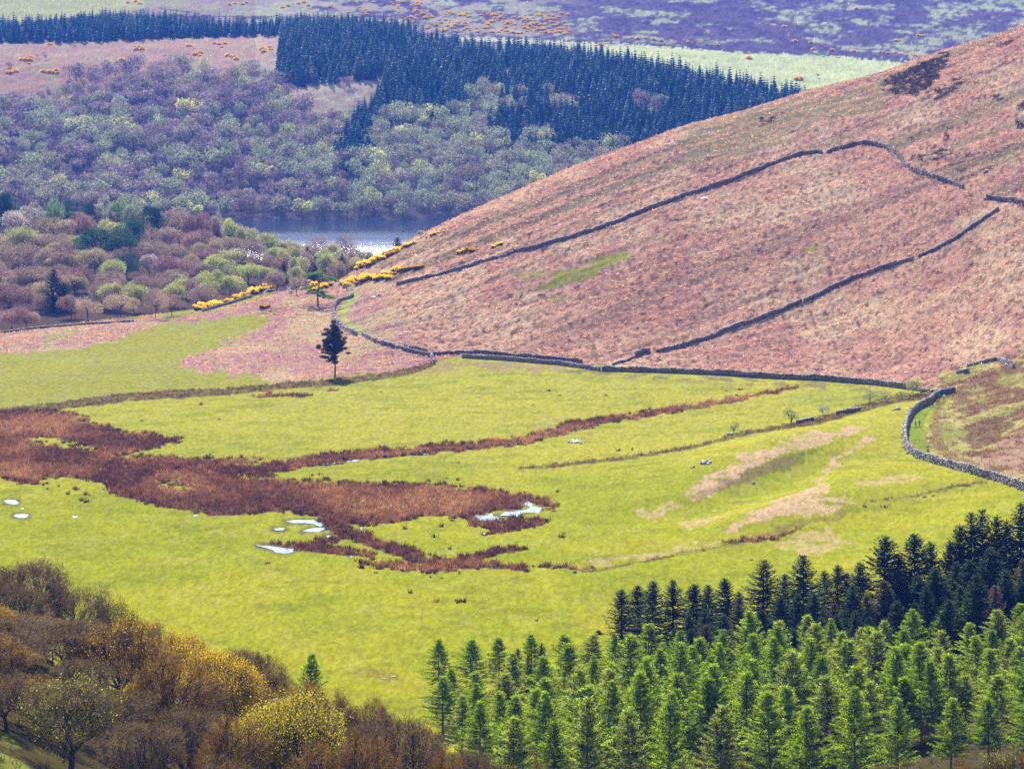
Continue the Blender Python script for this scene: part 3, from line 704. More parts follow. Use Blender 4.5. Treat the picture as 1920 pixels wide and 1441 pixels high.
def mini_conifer(seed, h=14., r=2.3, tiers=8, k=8):
    rng = np.random.default_rng(seed); G = Geo(); P = []; D_ = []; L_ = []; W_ = []
    for t in range(tiers):
        f = 1-t/tiers; z = h*(.10+.88*(t+1)/tiers); L = r*f**.85+.25; a = np.arange(k)/k*6.283+rng.uniform(0, 6.3)+rng.normal(size=k)*.15
        P.append(np.stack([a*0, a*0, a*0+z], 1)); el = -.75+rng.normal(size=k)*.15
        D_.append(np.stack([np.cos(a)*np.cos(el), np.sin(a)*np.cos(el), np.sin(el)], 1)); L_.append(L*rng.uniform(.9, 1.45, k)); W_.append(L*.85*np.ones(k))
    P = np.concatenate(P); D_ = np.concatenate(D_); L_ = np.concatenate(L_); W_ = np.concatenate(W_)
    s = norm(np.cross(D_, [0, 0, 1.])); e = P+D_*L_[:, None]
    m = P+D_*(L_*.62)[:, None]; n = len(P)
    v = np.stack([P, m-s*W_[:, None]*.5, e, m+s*W_[:, None]*.5], 1).reshape(-1, 3)
    G.add(v, np.arange(4*n).reshape(n, 4), np.repeat(rng.uniform(0, 1, n), 4))
    slivers(G, np.array([[0, 0, h*.9]]*2), np.array([[0, 0, 1.]]*2), h*.13, .3, .6, rng)
    return G
# ------------------------------------------------------------------ placing
rr = random.Random(3)
def place(proto, base, h, w, rot, name, label, cat, group=None, h0=1., w0=1., sink=.3):
    e = link(bpy.data.objects.new(name, None)); e.empty_display_size = .5
    e.location = (base[0], base[1], base[2]-sink*.3); e.rotation_euler = (rr.gauss(0, .025), rr.gauss(0, .025), rot); e.scale = (w/w0, w/w0, h/h0)
    tag(e, label, cat, group)
    for n, me in proto: link(bpy.data.objects.new(n, me), e)
    return e
def top_h(x, ytop, D):
    """base point and height of a tree at depth D whose top shows at row ytop"""
    b = at(x, D); return b, (H-(ytop-YH)/F*D)-b[2]
# ---- larches, lower right
LP = [larch(100+i, 17., 3.1, tv) for i, tv in enumerate((.05, .25, .40, .55, .68, .85))]
RN = ['backmost','second','third','fourth','fifth','nearest']
rows_l = [(470,0,52,822),(454,18,58,842),(438,38,60,830),(422,64,66,866),(406,92,70,900),(388,128,84,960)]
ytl = ([820, 900, 960, 1050, 1130, 1220, 1300, 1400, 1500, 1600, 1700, 1800, 1920, 2000], [1272, 1240, 1232, 1212, 1192, 1182, 1172, 1162, 1170, 1168, 1155, 1160, 1150, 1140])
rr = random.Random(3)
for ri, (D, dy, sp, x) in enumerate(rows_l):
    k = 0
    while x < 1965:
        yt = float(np.interp(x, *ytl))+dy+rr.uniform(-24, 26); Dd = D+rr.uniform(-7, 7)
        b, hh = top_h(x, yt, Dd); hh = max(hh, 9)
        place(LP[rr.randrange(6)], b, hh, rr.uniform(6.4, 8.8)*min(1.15, max(.85, hh/13)), rr.uniform(0, 6.3), 'larch_tree', f'fresh green larch, {ORD[k]} from left in the {RN[ri]} larch row', 'tree', 'larches in the lower right', 17, 7.)
        k += 1; x += sp*rr.uniform(.75, 1.2)
# ---- dark spruces behind the larches
SP = [spruce(200+i, 16., 3.2, tv, 1.25) for i, tv in enumerate((.0, .15, .3, .5, .72, .97))]
fr_ = [(968,1213,14),(990,1228,9),(1020,1203,15),(1122,1180,10),(1165,1103,38),(1197,1097,40),(1222,1087,40),(1262,1087,44),(1298,1092,40),(1330,1095,34),(1362,1083,42),(1387,1107,26),(1432,1050,62),(1475,1075,40),(1507,1040,56),(1548,1068,36),(1570,1057,40),(1592,1072,36),(1612,1052,44),(1658,1002,74),(1690,1040,44),(1717,998,64),(1750,1013,40),(1775,1012,46),(1797,983,46),(1822,960,44),(1843,955,44),(1867,965,46),(1888,975,48),(1913,943,60),(1950,950,60)]
k = 0
for x, yt, wp in fr_:
    D = 470 if x < 1100 else 512+rr.uniform(-6, 8)
    if x > 1600: D = 500
    b, hh = top_h(x, yt, D); w = max(wp*1.6*D/F, hh*.42)
    if x < 1100: hh = 12; b = b.copy(); b[2] = H-(yt-YH)/F*D-hh
    place(SP[rr.choice([0, 1, 2, 2, 3])], b, hh, w, rr.uniform(0, 6.3), 'spruce_tree', f'dark spruce with its top against the meadow, {ORD[k]} from the left', 'tree', 'dark spruces along the meadow edge', 16, 6.2)
    k += 1
for D, dy, rn in ((490, 40, 'middle'), (476, 88, 'front')):
    x = 1290 if dy == 40 else 1165; k = 0
    while x < 1960:
        yb = float(np.interp(x, [1150,1430,1500,1600,1700,1800,1920], [1105,1090,1075,1062,1040,1010,985]))
        yt = yb+dy+rr.uniform(-18, 24)
        b, hh = top_h(x, yt, D+rr.uniform(-6, 6)); w = hh*rr.uniform(.42, .56)
        tvi = rr.choice([0, 1, 2, 3, 4, 5] if dy > 60 else [0, 1, 2, 3, 4])
        place(SP[tvi], b, hh, w, rr.uniform(0, 6.3), 'spruce_tree', f"{'reddish brown' if tvi == 5 else 'dark'} spruce, {ORD[k]} from the left in the {rn} row behind the larches", 'tree', 'dark spruces behind the larches', 16, 6.)
        k += 1; x += rr.uniform(24, 38)
# ---- spring oaks, lower left
OK_ = {'bare1': oak(301, tv=.55), 'bare2': oak(302, tv=.45, nt=380), 'brown': oak(303, tv=.12, nt=420), 'rust': oak(304, tv=.0, nt=400, leaf=6, ltv=.0),
       'yel1': oak(305, tv=.1, leaf=60, ltv=.0, twig=18), 'yel2': oak(306, tv=.9, leaf=48, ltv=.55, twig=24), 'grey': oak(307, tv=.8, leaf=3, ltv=1.), 'lime': oak(308, tv=.9, leaf=70, ltv=1., twig=14)}
oaks = [ # x, ytop, width px, D, kind, label
 (55,1022,260,415,'bare1','tall bare grey-brown oak at the left edge, highest on the wood skyline'),
 (150,1085,190,412,'bare2','bare grey-brown oak on the skyline just left of the bright yellow tree'),
 (228,1103,100,425,'lime','bright yellow-green tree peeping over the skyline of the brown oaks'),
 (287,1146,70,430,'bare2','small bare grey tree on the skyline right of the bright yellow-green one'),
 (318,1160,60,428,'bare1','small bare twiggy tree against the meadow, left of the golden tree'),
 (60,1150,250,380,'bare2','dark bare oak in the middle of the left edge group'),
 (-25,1120,170,372,'rust','oak with orange-tinted twigs cut off by the left edge'),
 (228,1146,230,372,'rust','broad orange-brown oak below the bright yellow-green tree'),
 (352,1180,150,395,'yel1','golden yellow oak on the skyline in the middle of the wood'),
 (445,1190,130,405,'bare1','bare twiggy tree with many fine upright shoots against the meadow'),
 (425,1212,190,372,'yel1','large golden oak right of the orange-brown oak'),
 (512,1235,110,392,'brown','reddish brown tree on the skyline left of the small green larch'),
 (-10,1250,210,345,'brown','brown oak low on the left edge'),
 (135,1250,250,312,'grey','grey-green bare oak with dark forked trunk in the lower left corner'),
 (305,1215,240,345,'brown','big brown oak with long dark branches in the middle of the wood'),
 (265,1330,200,318,'bare1','bare oak with sprawling limbs at the foot of the wood'),
 (430,1330,190,322,'brown','shaded brown oak between the sprawling bare one and the yellow-green one'),
 (540,1285,270,332,'yel2','large yellow-green oak at the lower centre left, in young leaf'),
 (630,1285,150,380,'brown','reddish brown tree on the skyline right of the small green larch'),
 (700,1300,120,385,'brown','brown tree on the skyline below the meadow, left of the rounded purple-brown oak'),
 (745,1315,220,345,'bare2','rounded purple-brown oak beside the first larches'),
 (668,1360,190,318,'brown','brown oak at the bottom edge right of the yellow-green oak'),
 (880,1374,120,352,'bare1','small rounded bare oak below the first larches'),
 (820,1395,120,335,'brown','small brown tree at the bottom edge left of the rounded bare oak'),
 (1012,1405,110,335,'brown','pinkish brown crown poking up at the bottom edge under the larches'),
 (1215,1436,60,330,'brown','tip of a brown crown at the bottom edge among the larches'),
 (590,1330,130,360,'bare1','dark bare tree behind the yellow-green oak'),
 (360,1265,160,358,'bare2','dark bare oak behind the big brown oak'),
 (190,1190,150,392,'bare1','dark bare oak behind the orange-brown oak'),
 (70,1290,210,328,'brown','brown oak in the lower left, behind the grey-green forked one'),
 (10,1165,190,368,'bare1','bare oak left of the dark heart of the left edge group'),
 (215,1275,190,336,'bare2','bare oak between the grey-green one and the big brown oak'),
 (10,1300,150,322,'bare2','low bare oak on the left edge above the green bank'),
 (350,1300,180,330,'bare1','bare oak right of the sprawling limbs, before the golden oak'),
 (600,1380,180,318,'brown','brown oak at the bottom edge under the yellow-green oak, to its right'),
 (480,1200,110,398,'bare2','slender bare tree on the skyline above the golden oak'),
 (560,1262,120,388,'rust','orange-tinted tree left below the lone larch'),
 (20,1075,170,398,'bare2','bare oak between the skyline oak and the left edge'),
 (120,1140,200,372,'bare1','bare dark oak at the heart of the left edge group'),
 (25,1215,190,355,'bare2','dark bare oak behind the brown oak low on the left edge'),
 (-25,1035,120,420,'bare2','bare crown on the skyline cut by the left edge'),
 (150,1215,150,350,'bare1','dark bare oak behind the grey-green forked one'),
 (500,1280,160,362,'brown','brown oak behind the yellow-green oak, to its left'),
 (690,1330,160,362,'bare2','dark bare oak between the reddish brown tree and the purple-brown oak'),
 (790,1340,150,358,'brown','brown oak right behind the rounded purple-brown oak'),
 (420,1400,200,305,'bare2','dark bare oak at the bottom edge left of the yellow-green oak'),
 (930,1400,120,345,'bare2','dark bare crown at the bottom edge right of the small rounded oak'),
 (270,1195,150,385,'brown','brown oak behind the orange-brown oak, to its right'),
]
for x, yt, wp, D, kd, lab in oaks:
    b, hh = top_h(x, yt, D); hh = max(hh, 7); w = wp*D/F
    if hh > w*1.3+2: dz = hh-(w*1.3+2); hh -= dz; b = b.copy(); b[2] = min(b[2]+dz, b[2]+1.0) if False else b[2]; hh += dz
    place(OK_[kd], b, hh, w*1.06, rr.uniform(0, 6.3), 'oak_tree', lab, 'tree', 'oaks of the lower left wood', 13, 14)
# filler shrubs along the right bottom corner
for x, yt, wp, tv, lab in ((1880,1385,120,'grey','greyish shrub crown in the bottom right corner'),(1800,1405,110,'brown','reddish brown shrub below the larches at the right'),(1700,1418,90,'grey','pale green shrub tip at the bottom edge below the larches'),(1935,1370,90,'brown','reddish brown shrub cut off by the right edge')):
    D = 322; b, hh = top_h(x, yt, D); place(OK_[tv], b, max(hh, 5), wp*D/F, rr.uniform(0, 6.3), 'shrub', lab, 'shrub', None, 13, 14)
# small larch standing alone at the wood edge
b, hh = top_h(582, 1224, 405); place(LP[2], b, hh, 6.6, 1., 'larch_tree', 'small lone green tree at the skyline of the oak wood', 'tree', None, 17, 6.4)
# ---- wood between the meadow and the lake
MB = {}
for nm, tv, tw in (('purple', .02, .75), ('mauve', .18, .75), ('brown', .32, .7), ('olive', .46, .5), ('lime', .62, .25), ('pink', 1., .4), ('green', .93, .2)):
    MB[nm] = [broad(400+int(tv*100)*3+i, tv, twiggy=tw, lobes=12+i*4) for i in range(2)]
MB['bare'] = [broad(470+i, .12, nf=2200, sz=.5, twiggy=1., stems=3, lobes=12) for i in range(2)]
MB['barebrown'] = [broad(474, .25, nf=2600, sz=.5, twiggy=.9, stems=2, lobes=10)]
MB['darkpine'] = [broad(480+i, .80, nf=4200, sz=.5, twiggy=.3, lobes=16, low=-.45) for i in range(2)]
MB['darkcon'] = [spruce(490, 14, 3.4, .0)]
LOOK = {'purple':'purple-brown bare-twigged tree','mauve':'mauve-brown bare-twigged tree','brown':'olive-brown budding tree','olive':'olive green tree in young leaf','lime':'pale lime green tree','pink':'pinkish white blossoming tree','green':'bright green larch-like tree','bare':'bare grey open-branched tree','barebrown':'bare brown multi-stemmed tree','darkpine':'dark green pine with a dense crown','darkcon':'dark blue-green conifer'}
mid = [
 (1395,'back',[(-60,372,70,'darkpine'),(12,362,60,'darkpine'),(58,382,50,'green'),(98,374,46,'green'),(128,378,44,'darkpine'),(160,382,44,'darkpine'),(195,374,50,'green'),(222,372,48,'green'),(252,378,52,'green'),(285,388,50,'darkpine'),(336,390,96,'mauve'),(382,397,66,'purple'),(408,400,26,'green'),(432,410,52,'lime'),(462,425,46,'olive'),(500,436,56,'olive'),(540,455,40,'mauve')]),
 (1345,'second',[(-50,410,80,'mauve'),(35,396,74,'pink'),(100,404,76,'brown'),(146,398,66,'purple'),(205,412,60,'olive'),(245,415,60,'darkpine'),(300,425,80,'mauve'),(365,430,80,'purple'),(425,440,66,'brown'),(470,450,60,'mauve'),(515,462,50,'olive')]),
 (1290,'third',[(-30,430,80,'brown'),(40,424,74,'olive'),(100,440,80,'mauve'),(180,430,80,'darkpine'),(225,428,86,'darkpine'),(285,450,70,'mauve'),(335,458,84,'mauve'),(385,462,60,'purple'),(440,466,70,'olive'),(490,474,60,'mauve'),(523,480,60,'purple')]),
 (1235,'fourth',[(-20,462,90,'mauve'),(35,455,90,'mauve'),(110,462,90,'purple'),(178,468,86,'brown'),(238,478,70,'darkpine'),(280,477,40,'pink'),(318,478,86,'purple'),(405,478,110,'lime'),(465,490,66,'lime'),(500,500,50,'olive')]),
 (1175,'fifth',[(-10,500,90,'purple'),(60,498,96,'mauve'),(140,500,104,'purple'),(205,508,70,'mauve'),(255,525,60,'olive'),(345,520,92,'olive'),(395,506,60,'lime'),(430,515,60,'olive'),(300,520,60,'mauve')]),
 (1120,'sixth',[(100,505,50,'darkcon'),(120,530,40,'darkcon'),(20,530,80,'purple'),(75,550,90,'mauve'),(210,530,50,'olive'),(250,532,58,'olive'),(385,535,60,'mauve')]),
 (1062,'front',[(-30,570,80,'purple'),(22,575,70,'purple'),(50,585,60,'mauve'),(165,555,64,'barebrown'),(226,546,66,'barebrown'),(291,545,50,'bare'),(322,552,54,'bare')]),
]
for D, rn, lst in mid:
    for k, (x, yt, wp, kd) in enumerate(sorted(lst)):
        Dd = D+rr.uniform(-8, 8); b, hh = top_h(x, yt, Dd); hh = max(hh, 5.5); w = min(wp*Dd/F, hh*1.5)
        pr = MB[kd][k % len(MB[kd])]
        h0, w0 = (14, 6.8) if kd == 'darkcon' else (12, 12.6)
        place(pr, b, hh, w*1.05, rr.uniform(0, 6.3), 'spruce_tree' if kd == 'darkcon' else 'deciduous_tree', f'{LOOK[kd].replace(" tree", "")} tree, {ORD[k]} from left, {rn} row of lakeside wood', 'tree', 'trees of the wood below the lake', h0, w0)
# lakeside trees between wood and hill
lk = [(533,470,30,'lime',1300),(532,490,22,'darkcon',1262),(556,498,36,'olive',1240),(568,458,44,'brown',1400),(577,463,26,'darkcon',1350),(605,461,36,'lime',1340),(626,464,32,'lime',1345),(641,476,22,'darkcon',1290),(592,442,50,'bare',1440),(652,440,54,'bare',1440),(622,455,44,'olive',1420),(664,465,40,'mauve',1400),(548,450,40,'olive',1440),(655,485,30,'brown',1290),(590,480,24,'darkcon',1300),(560,520,40,'mauve',1200),(520,505,50,'mauve',1220),(668,505,34,'mauve',1230),(540,462,44,'olive',1330),(575,472,44,'mauve',1300),(612,474,44,'olive',1290),(640,468,40,'brown',1330),(685,470,36,'olive',1400),(600,460,40,'brown',1390),(560,480,40,'olive',1260),(630,490,36,'mauve',1250),(670,480,34,'olive',1290),(522,452,46,'olive',1400),(745,448,18,'darkcon',1290),(789,434,14,'olive',1200)]
for k, (x, yt, wp, kd, D) in enumerate(sorted(lk)):
    b, hh = top_h(x, yt, D); hh = min(max(hh, 3), 22); pr = MB[kd][0]; h0, w0 = (14, 6.8) if kd == 'darkcon' else (12, 12.6)
    if x > 700: b = gp(x, yt+wp*.8); hh = wp*b[1]/F*1.0; D = b[1]
    place(pr, b, hh, wp*D/F*1.1, rr.uniform(0, 6.3), 'spruce_tree' if kd == 'darkcon' else 'deciduous_tree', f'{LOOK[kd]}, {ORD[k]} from left of those before the lake', 'tree', 'trees at the lake shore', h0, w0)
# dense filler of the same wood, behind and between
fl = 0
for _ in range(900):
    D = rr.uniform(1090, 1400); x = rr.uniform(-60, 560)
    ymax = 0
    b = at(x, D); s = gp(x, 800) if False else None
    yb = YH+(H-b[2])*F/D
    lim = float(np.interp(D, [1060, 1120, 1200, 1300, 1400], [130, 330, 470, 540, 560]))
    if x > lim: continue
    if fl >= 95: break
    ytop = float(np.interp(x, [0, 200, 400, 450, 560], [395, 400, 415, 440, 480]))+(1400-D)*.45
    hh = min(9.5, (H-(ytop-YH)/F*D)-b[2]-1.)
    if hh < 4: continue
    kd = rr.choice(['purple', 'mauve', 'mauve', 'brown', 'olive'])
    place(MB[kd][rr.randrange(2)], b, hh, hh*1.15, rr.uniform(0, 6.3), 'deciduous_tree', f'{LOOK[kd]} of the lower storey in the wood below the lake', 'tree', f'{kd} lower storey trees of the wood below the lake', 12, 12.6); fl += 1
# ---- solitary trees and bushes
def foliage_pads(rng, G, pads, sz=.34, per=420):
    for (c, rx_, ry_, rz_, dn) in pads:
        n = int(per*dn); d = norm(rng.normal(size=(n, 3))); p = np.array(c)+d*np.array([rx_, ry_, rz_])*rng.uniform(.3, 1, (n, 1))**.5
        tn = np.clip(rng.uniform(.2, .8)+rng.normal(size=n)*.15, 0, 1)
        slivers(G, p, norm(rng.normal(size=(n, 3))*[1, 1, .6]+[0, 0, .3]), rng.uniform(.6, 1.3, n)*sz, sz*.45, tn, rng)
def lone_pine():
    rng = np.random.default_rng(77); T = Geo(); G = Geo(); h = 18.6
    z = np.linspace(-.4, h*.97, 10); px = np.array([0,.05,.1,0,-.1,-.15,-.3,-.4,-.5,-.55]); tube(T, np.stack([px, px*.3, z], 1), np.linspace(.32, .06, 10), 7, .4)
    tube(T, [[0,0,-.5],[0,0,.3]], [.6,.32], 7, .4)
    pads = []
    for z0, rad in ((18.,.8),(17.2,1.6),(16.3,2.3),(15.3,2.8),(14.3,3.2),(13.2,3.5),(12.2,3.8),(11.2,4.0),(10.2,4.2),(9.3,4.1),(8.3,3.7),(7.2,3.2),(6.2,2.6)):
        k = int(5+rad*2.7)
        for j in range(k):
            a = rng.uniform(0, 6.3); r = rad*rng.uniform(.30, 1.25)
            sx = math.cos(a)*r-(.5 if z0 > 9 else 1.2); c = (sx, math.sin(a)*r, z0+rng.normal()*.6)
            if z0 < 9.5 and (sx > .8 or rng.random() < .35): continue
            pads.append((c, 1.0, 1.0, .5, .30 if z0 > 9 else .22))
            tube(T, [[-.1, 0, c[2]-.9-r*.25], [c[0]*.5, c[1]*.5, c[2]-.5], c], [.09, .06, .02], 3, .4)
    for c in ((4.6,0,8.6),(3.6,.4,10.2)): pads.append((c,.8,.7,.35,.4)); tube(T, [[0,0,c[2]-1.5],[c[0]*.5,c[1]*.5,c[2]-.6],c], [.09,.06,.02], 3, .4)
    foliage_pads(rng, G, pads, .46, 620)
    return mk([('trunk', T, BARK, True, 0), ('crown', G, M_PINE, False, .0)])
b = gp(628, 708); s = 103*b[1]/F/18.9
e = place(lone_pine(), b, 18.6*s, 9*s, 0, 'pine_tree', 'tall dark lone pine with a bare lower trunk on the bracken slope', 'tree', None, 18.6, 9)
def crooked_pine():
    rng = np.random.default_rng(78); T = Geo(); G = Geo(); u = 1/4.7
    P = lambda x, y, dy=0: ((x-595)*u, dy, (573-y)*u)
    tube(T, [P(595,576),P(595,560),P(596,546),P(599,534),P(600,526),P(597,520),P(593,514)], [.42,.36,.32,.28,.24,.18,.08], 7, .5)
    tube(T, [P(600,530),P(606,524,.5),P(616,521,.8)], [.2,.13,.05], 4, .5); tube(T, [P(597,520),P(592,523,-.5),P(590,520,-.6)], [.15,.1,.04], 4, .5)
    tube(T, [P(597,545),P(588,541,-.6),P(574,539,-1)], [.18,.12,.05], 4, .5); tube(T, [P(596,548),P(606,551,.5),P(620,558,1)], [.18,.12,.05], 4, .5)
    pads = []
    def row(x0, y0, x1, y1, n, r, rz, dn=1.):
        for i in range(n):
            t = i/(n-1); c = P(x0+(x1-x0)*t+rng.normal()*1.2, y0+(y1-y0)*t+rng.normal()*.8, rng.normal()*1.3); pads.append((c, r, r*1.2, rz, dn))
    row(574,516,600,509,9,1.3,.5); row(602,515,632,527,10,1.25,.5); row(566,540,592,535,8,1.1,.38); row(578,548,606,547,8,1.2,.45); row(598,552,624,560,9,1.25,.5); row(596,543,610,548,4,1.,.4,.6)
    foliage_pads(rng, G, pads, .40, 240)
    return mk([('trunk', T, BARK, True, 0), ('crown', G, M_PINE, False, .5)])
b = gp(596, 573); s = b[1]/1149.
place(crooked_pine(), b, s, s, 0, 'pine_tree', 'crooked Scots pine with flat tiers of green needles beside the lane', 'tree', None, 1, 1)
# bushes: x, base y, top y, width px, kind, label
BU = {'lb': broad(501, .58, h=5, R=2.6, nf=1500, sz=.30, twiggy=.3, low=-.6), 'ob': broad(502, .71, h=5, R=2.6, nf=900, sz=.26, twiggy=.8, stems=3), 'tw': broad(503, .25, h=5, R=2.6, nf=500, sz=.30, twiggy=1., stems=3), 'gr': broad(504, .93, h=5, R=2.6, nf=1600, sz=.28, twiggy=.15, low=-.6), 'th': broad(505, .71, h=5, R=2.6, nf=1100, sz=.28, twiggy=.5)}
for x, yb, yt, wp, kd, lab in [
 (1376,812,790,26,'ob','thin-branched thorn bush on the bank, left of the other meadow bushes'),(1483,795,764,34,'ob','dark olive hawthorn on the meadow bank above the stone heap'),
 (1543,778,759,26,'gr','small bright green bush on the meadow bank'),(1630,756,737,34,'th','low green bush at the foot of the bare slim tree'),(1712,738,706,36,'lb','bright green bush against the corner of the stone walls'),
 (1110,664,642,17,'th','small round green tree on a leaning stem above the wall'),(1197,650,634,10,'tw','tiny bare sapling beside the dark wall stub'),(1660,752,730,30,'tw','brown scrubby bush between the wall and the bank'),
 (1690,748,733,26,'th','low olive scrub left of the bright green bush'),(650,545,527,22,'tw','bare bush at the top of the lane beside the gorse'),(556,552,516,34,'tw','bare brown bush left of the crooked pine'),(810,668,650,10,'tw','tiny bare bush on the wall where the banks meet'),
 (192,752,739,36,'tw','pale bare scrub on the bank across the left meadow'),(1250,520,508,10,'lb','tiny yellow-green bush in the middle of the bracken hill'),(1386,210,196,18,'ob','small olive tree on the skyline of the bracken hill'),(1590,655,650,6,'tw','small dry bush on the lower bracken slope')]:
    b = gp(x, yb); px = F/b[1]; place(BU[kd], b, (yb-yt)/px, wp/px*1.1, rr.uniform(0, 6), 'bush' if kd != 'th' else 'bush', lab, 'bush', None, 5, 5.4)
# slim bare tree and dead tree
def slim(seed):
    rng = np.random.default_rng(seed); T = Geo(); p = trunk(T, 6, .09, rng, .05, 5)
    for k in range(26):
        i = rng.integers(2, 7); a = rng.uniform(0, 6.3); L = rng.uniform(.4, 1.1); tube(T, [p[i], p[i]+[math.cos(a)*L*.5, math.sin(a)*L*.5, L*.35], p[i]+[math.cos(a)*L, math.sin(a)*L, L]], [.035, .02, .008], 3)
    return mk([('trunk', T, BARKL, True, 0)])
b = gp(1632, 760); place(slim(3), b, 42*b[1]/F, 1, 0, 'bare_tree', 'slim bare birch-like tree rising from the low green bush', 'tree', None, 6, 1)
# ---- gorse
def gorse(seed, yellow=1.):
    rng = np.random.default_rng(seed); A = Geo(); B = Geo(); T = Geo()
    lobes = rng.normal(size=(9, 3))*[.6, .5, .2]+[0, 0, .75]; 
    for c in lobes:
        n = 150; d = norm(rng.normal(size=(n, 3))); p = c+d*[.55, .55, .42]*rng.uniform(.8, 1.05, (n, 1)); 
        up = d[:, 2] > (-.05 if yellow > .5 else .45)
        slivers(A, p[up], norm(d[up]+rng.normal(size=(up.sum(), 3))*.6), .20, .17, np.clip(.5+rng.normal(size=up.sum())*.25, 0, 1), rng, quad=True)
        q = ~up; slivers(B, p[q], norm(d[q]+rng.normal(size=(q.sum(), 3))*.6), .25, .14, .4+0*d[q][:, 0], rng)
    n = 260; a = rng.uniform(0, 6.3, n); r = rng.uniform(.2, 1.35, n); p = np.stack([np.cos(a)*r, np.sin(a)*r*.8, rng.uniform(0, .6, n)], 1)
    slivers(B, p, norm(np.stack([np.cos(a), np.sin(a), a*0+1.2], 1)), .45, .14, rng.uniform(.2, .8, n), rng)
    return mk([('stems', B, M_GLEAF, False, .3), ('flowers', A, M_GORSE, False, 0. if yellow > .5 else .6)])
GO = [gorse(601), gorse(602), gorse(603), gorse(604, .2)]
def gorse_line(pts, n, hpx, lab, grp, sp=1.6, dark=.1):
    P = np.array(pts, float); L = np.concatenate([[0], np.cumsum(np.hypot(*np.diff(P, axis=0).T))])
    for k in range(n):
        t = (k+rr.uniform(.1, .9))/n*L[-1]; x = float(np.interp(t, L, P[:, 0])); y = float(np.interp(t, L, P[:, 1]))+rr.uniform(-sp, sp)
        b = gp(x, y); hp = hpx*rr.uniform(.7, 1.25)*b[1]/F; dk = rr.random() < dark
        place(GO[3] if dk else GO[rr.randrange(3)], b, hp, hp*rr.uniform(1.3, 1.9), rr.uniform(0, 6), 'gorse_bush', ('dull dark gorse bush ' if dk else 'yellow flowering gorse bush ')+lab, 'bush', ('dull ' if dk else '')+grp, 1.3, 2.6)
gorse_line([(646,512),(690,498),(730,480),(742,474)], 26, 9, 'in the strip along the hill edge above the lane', 'gorse along the hill edge', 2)
gorse_line([(745,470),(765,462),(778,456)], 9, 7, 'in the short strip at the hill edge near the lake', 'gorse near the lake', 1.5)
gorse_line([(643,537),(660,532),(690,527),(725,521),(740,514),(765,509)], 32, 9, 'in the thick band right of the lane', 'gorse band right of the lane', 4, .22)
gorse_line([(368,583),(410,572),(450,560),(485,547),(515,541)], 34, 9, 'in the row along the wall beside the wood', 'gorse along the wood wall', 2)
gorse_line([(855,476),(872,473)], 4, 6, 'in the small patch below the hill edge, left one of two', 'left gorse patch', 1.5); gorse_line([(922,465),(943,459)], 5, 6, 'in the small patch above the long hill wall', 'right gorse patch', 1.)
gorse_line([(795,447),(812,440),(835,436)], 5, 5, 'in the sparse patch on the hill skyline', 'gorse on skyline', 1.5)
gorse_line([(590,505),(615,503),(635,503)], 8, 12, 'of orange tint behind the crooked pine', 'gorse behind the pine', 3, .5)
gorse_line([(565,530),(590,535),(580,548),(612,540),(622,530)], 9, 8, 'around the crooked pine', 'gorse around the pine', 3, .2)
gorse_line([(490,578),(505,576)], 2, 7, 'on the knoll edge', 'gorse on the knoll edge', 1, 1.)
for x, y in ((782,505),(788,503),(884,472)):
    b = gp(x, y); place(GO[3], b, 1.9, 3.6, rr.uniform(0, 6), 'gorse_bush', {782: 'dark green gorse mound at the right end of the thick band', 788: 'dark rounded gorse mound just past the right end of the band', 884: 'dark mound between the two small gorse patches'}[x], 'bush', None, 1.3, 2.6)
# far gorse, small in the picture: one mesh each, shared
GF = Geo()
for n_, g_ in (('a', 0), ('b', 1)):
    rng = np.random.default_rng(620+g_); d = norm(rng.normal(size=(90, 3))); d[:, 2] = abs(d[:, 2]); slivers(GF, d*[1.0, 1., .9], norm(d+rng.normal(size=(90, 3))*.7), .8, .7, rng.uniform(.3, .9, 90), rng, quad=True)
gfm = GF.mesh('far_gorse', leaf_mat('far_gorse', [(0,(.62,.38,.04)),(1,(.45,.29,.05))], .2, .4, 1.3), False, {'tree': np.zeros(GF.n)})
def far_gorse(x, y, s, where, grp):
    b = gp(x, y); o = link(bpy.data.objects.new('gorse_bush', gfm)); o.location = b; o.scale = (s*1.1, s, s); o.rotation_euler = (0, 0, rr.uniform(0, 6)); tag(o, 'orange-yellow gorse bush '+where, 'bush', grp)
for cx_, cy_, n, sx, sy in ((50,112,7,14,8),(30,135,7,12,4),(98,135,9,16,3),(95,85,1,1,1),(260,90,4,8,5),(290,72,2,3,1),(365,102,5,10,3),(415,85,6,9,6),(430,108,4,8,4),(500,90,6,14,10),(228,115,2,3,2),(355,88,2,3,2)):
    for _ in range(n): far_gorse(cx_+rr.gauss(0, sx*.6), cy_+rr.gauss(0, sy*.6), rr.uniform(1., 1.8), 'on the pale bracken strip under the conifer belt', 'gorse under the far conifer belt')
gsc = Geo()
for _ in range(230):
    x = 1065-rr.random()**1.3*300 if rr.random() < .85 else rr.uniform(600, 800); y = rr.uniform(22, 62)+(x-820)*.02 if x > 800 else rr.uniform(5, 45)
    b = gp(x, y); s = rr.uniform(.7, 1.6); gsc.merge(GF, np.eye(3)*[s*1.2, s, s], b)
tag(gsc.obj('gorse_scrub', gfm.materials[0], extra={'tree': np.full(gsc.n, .3)}), 'orange-yellow gorse scrub scattered over the far moor above the plantation', 'gorse', kind='stuff')
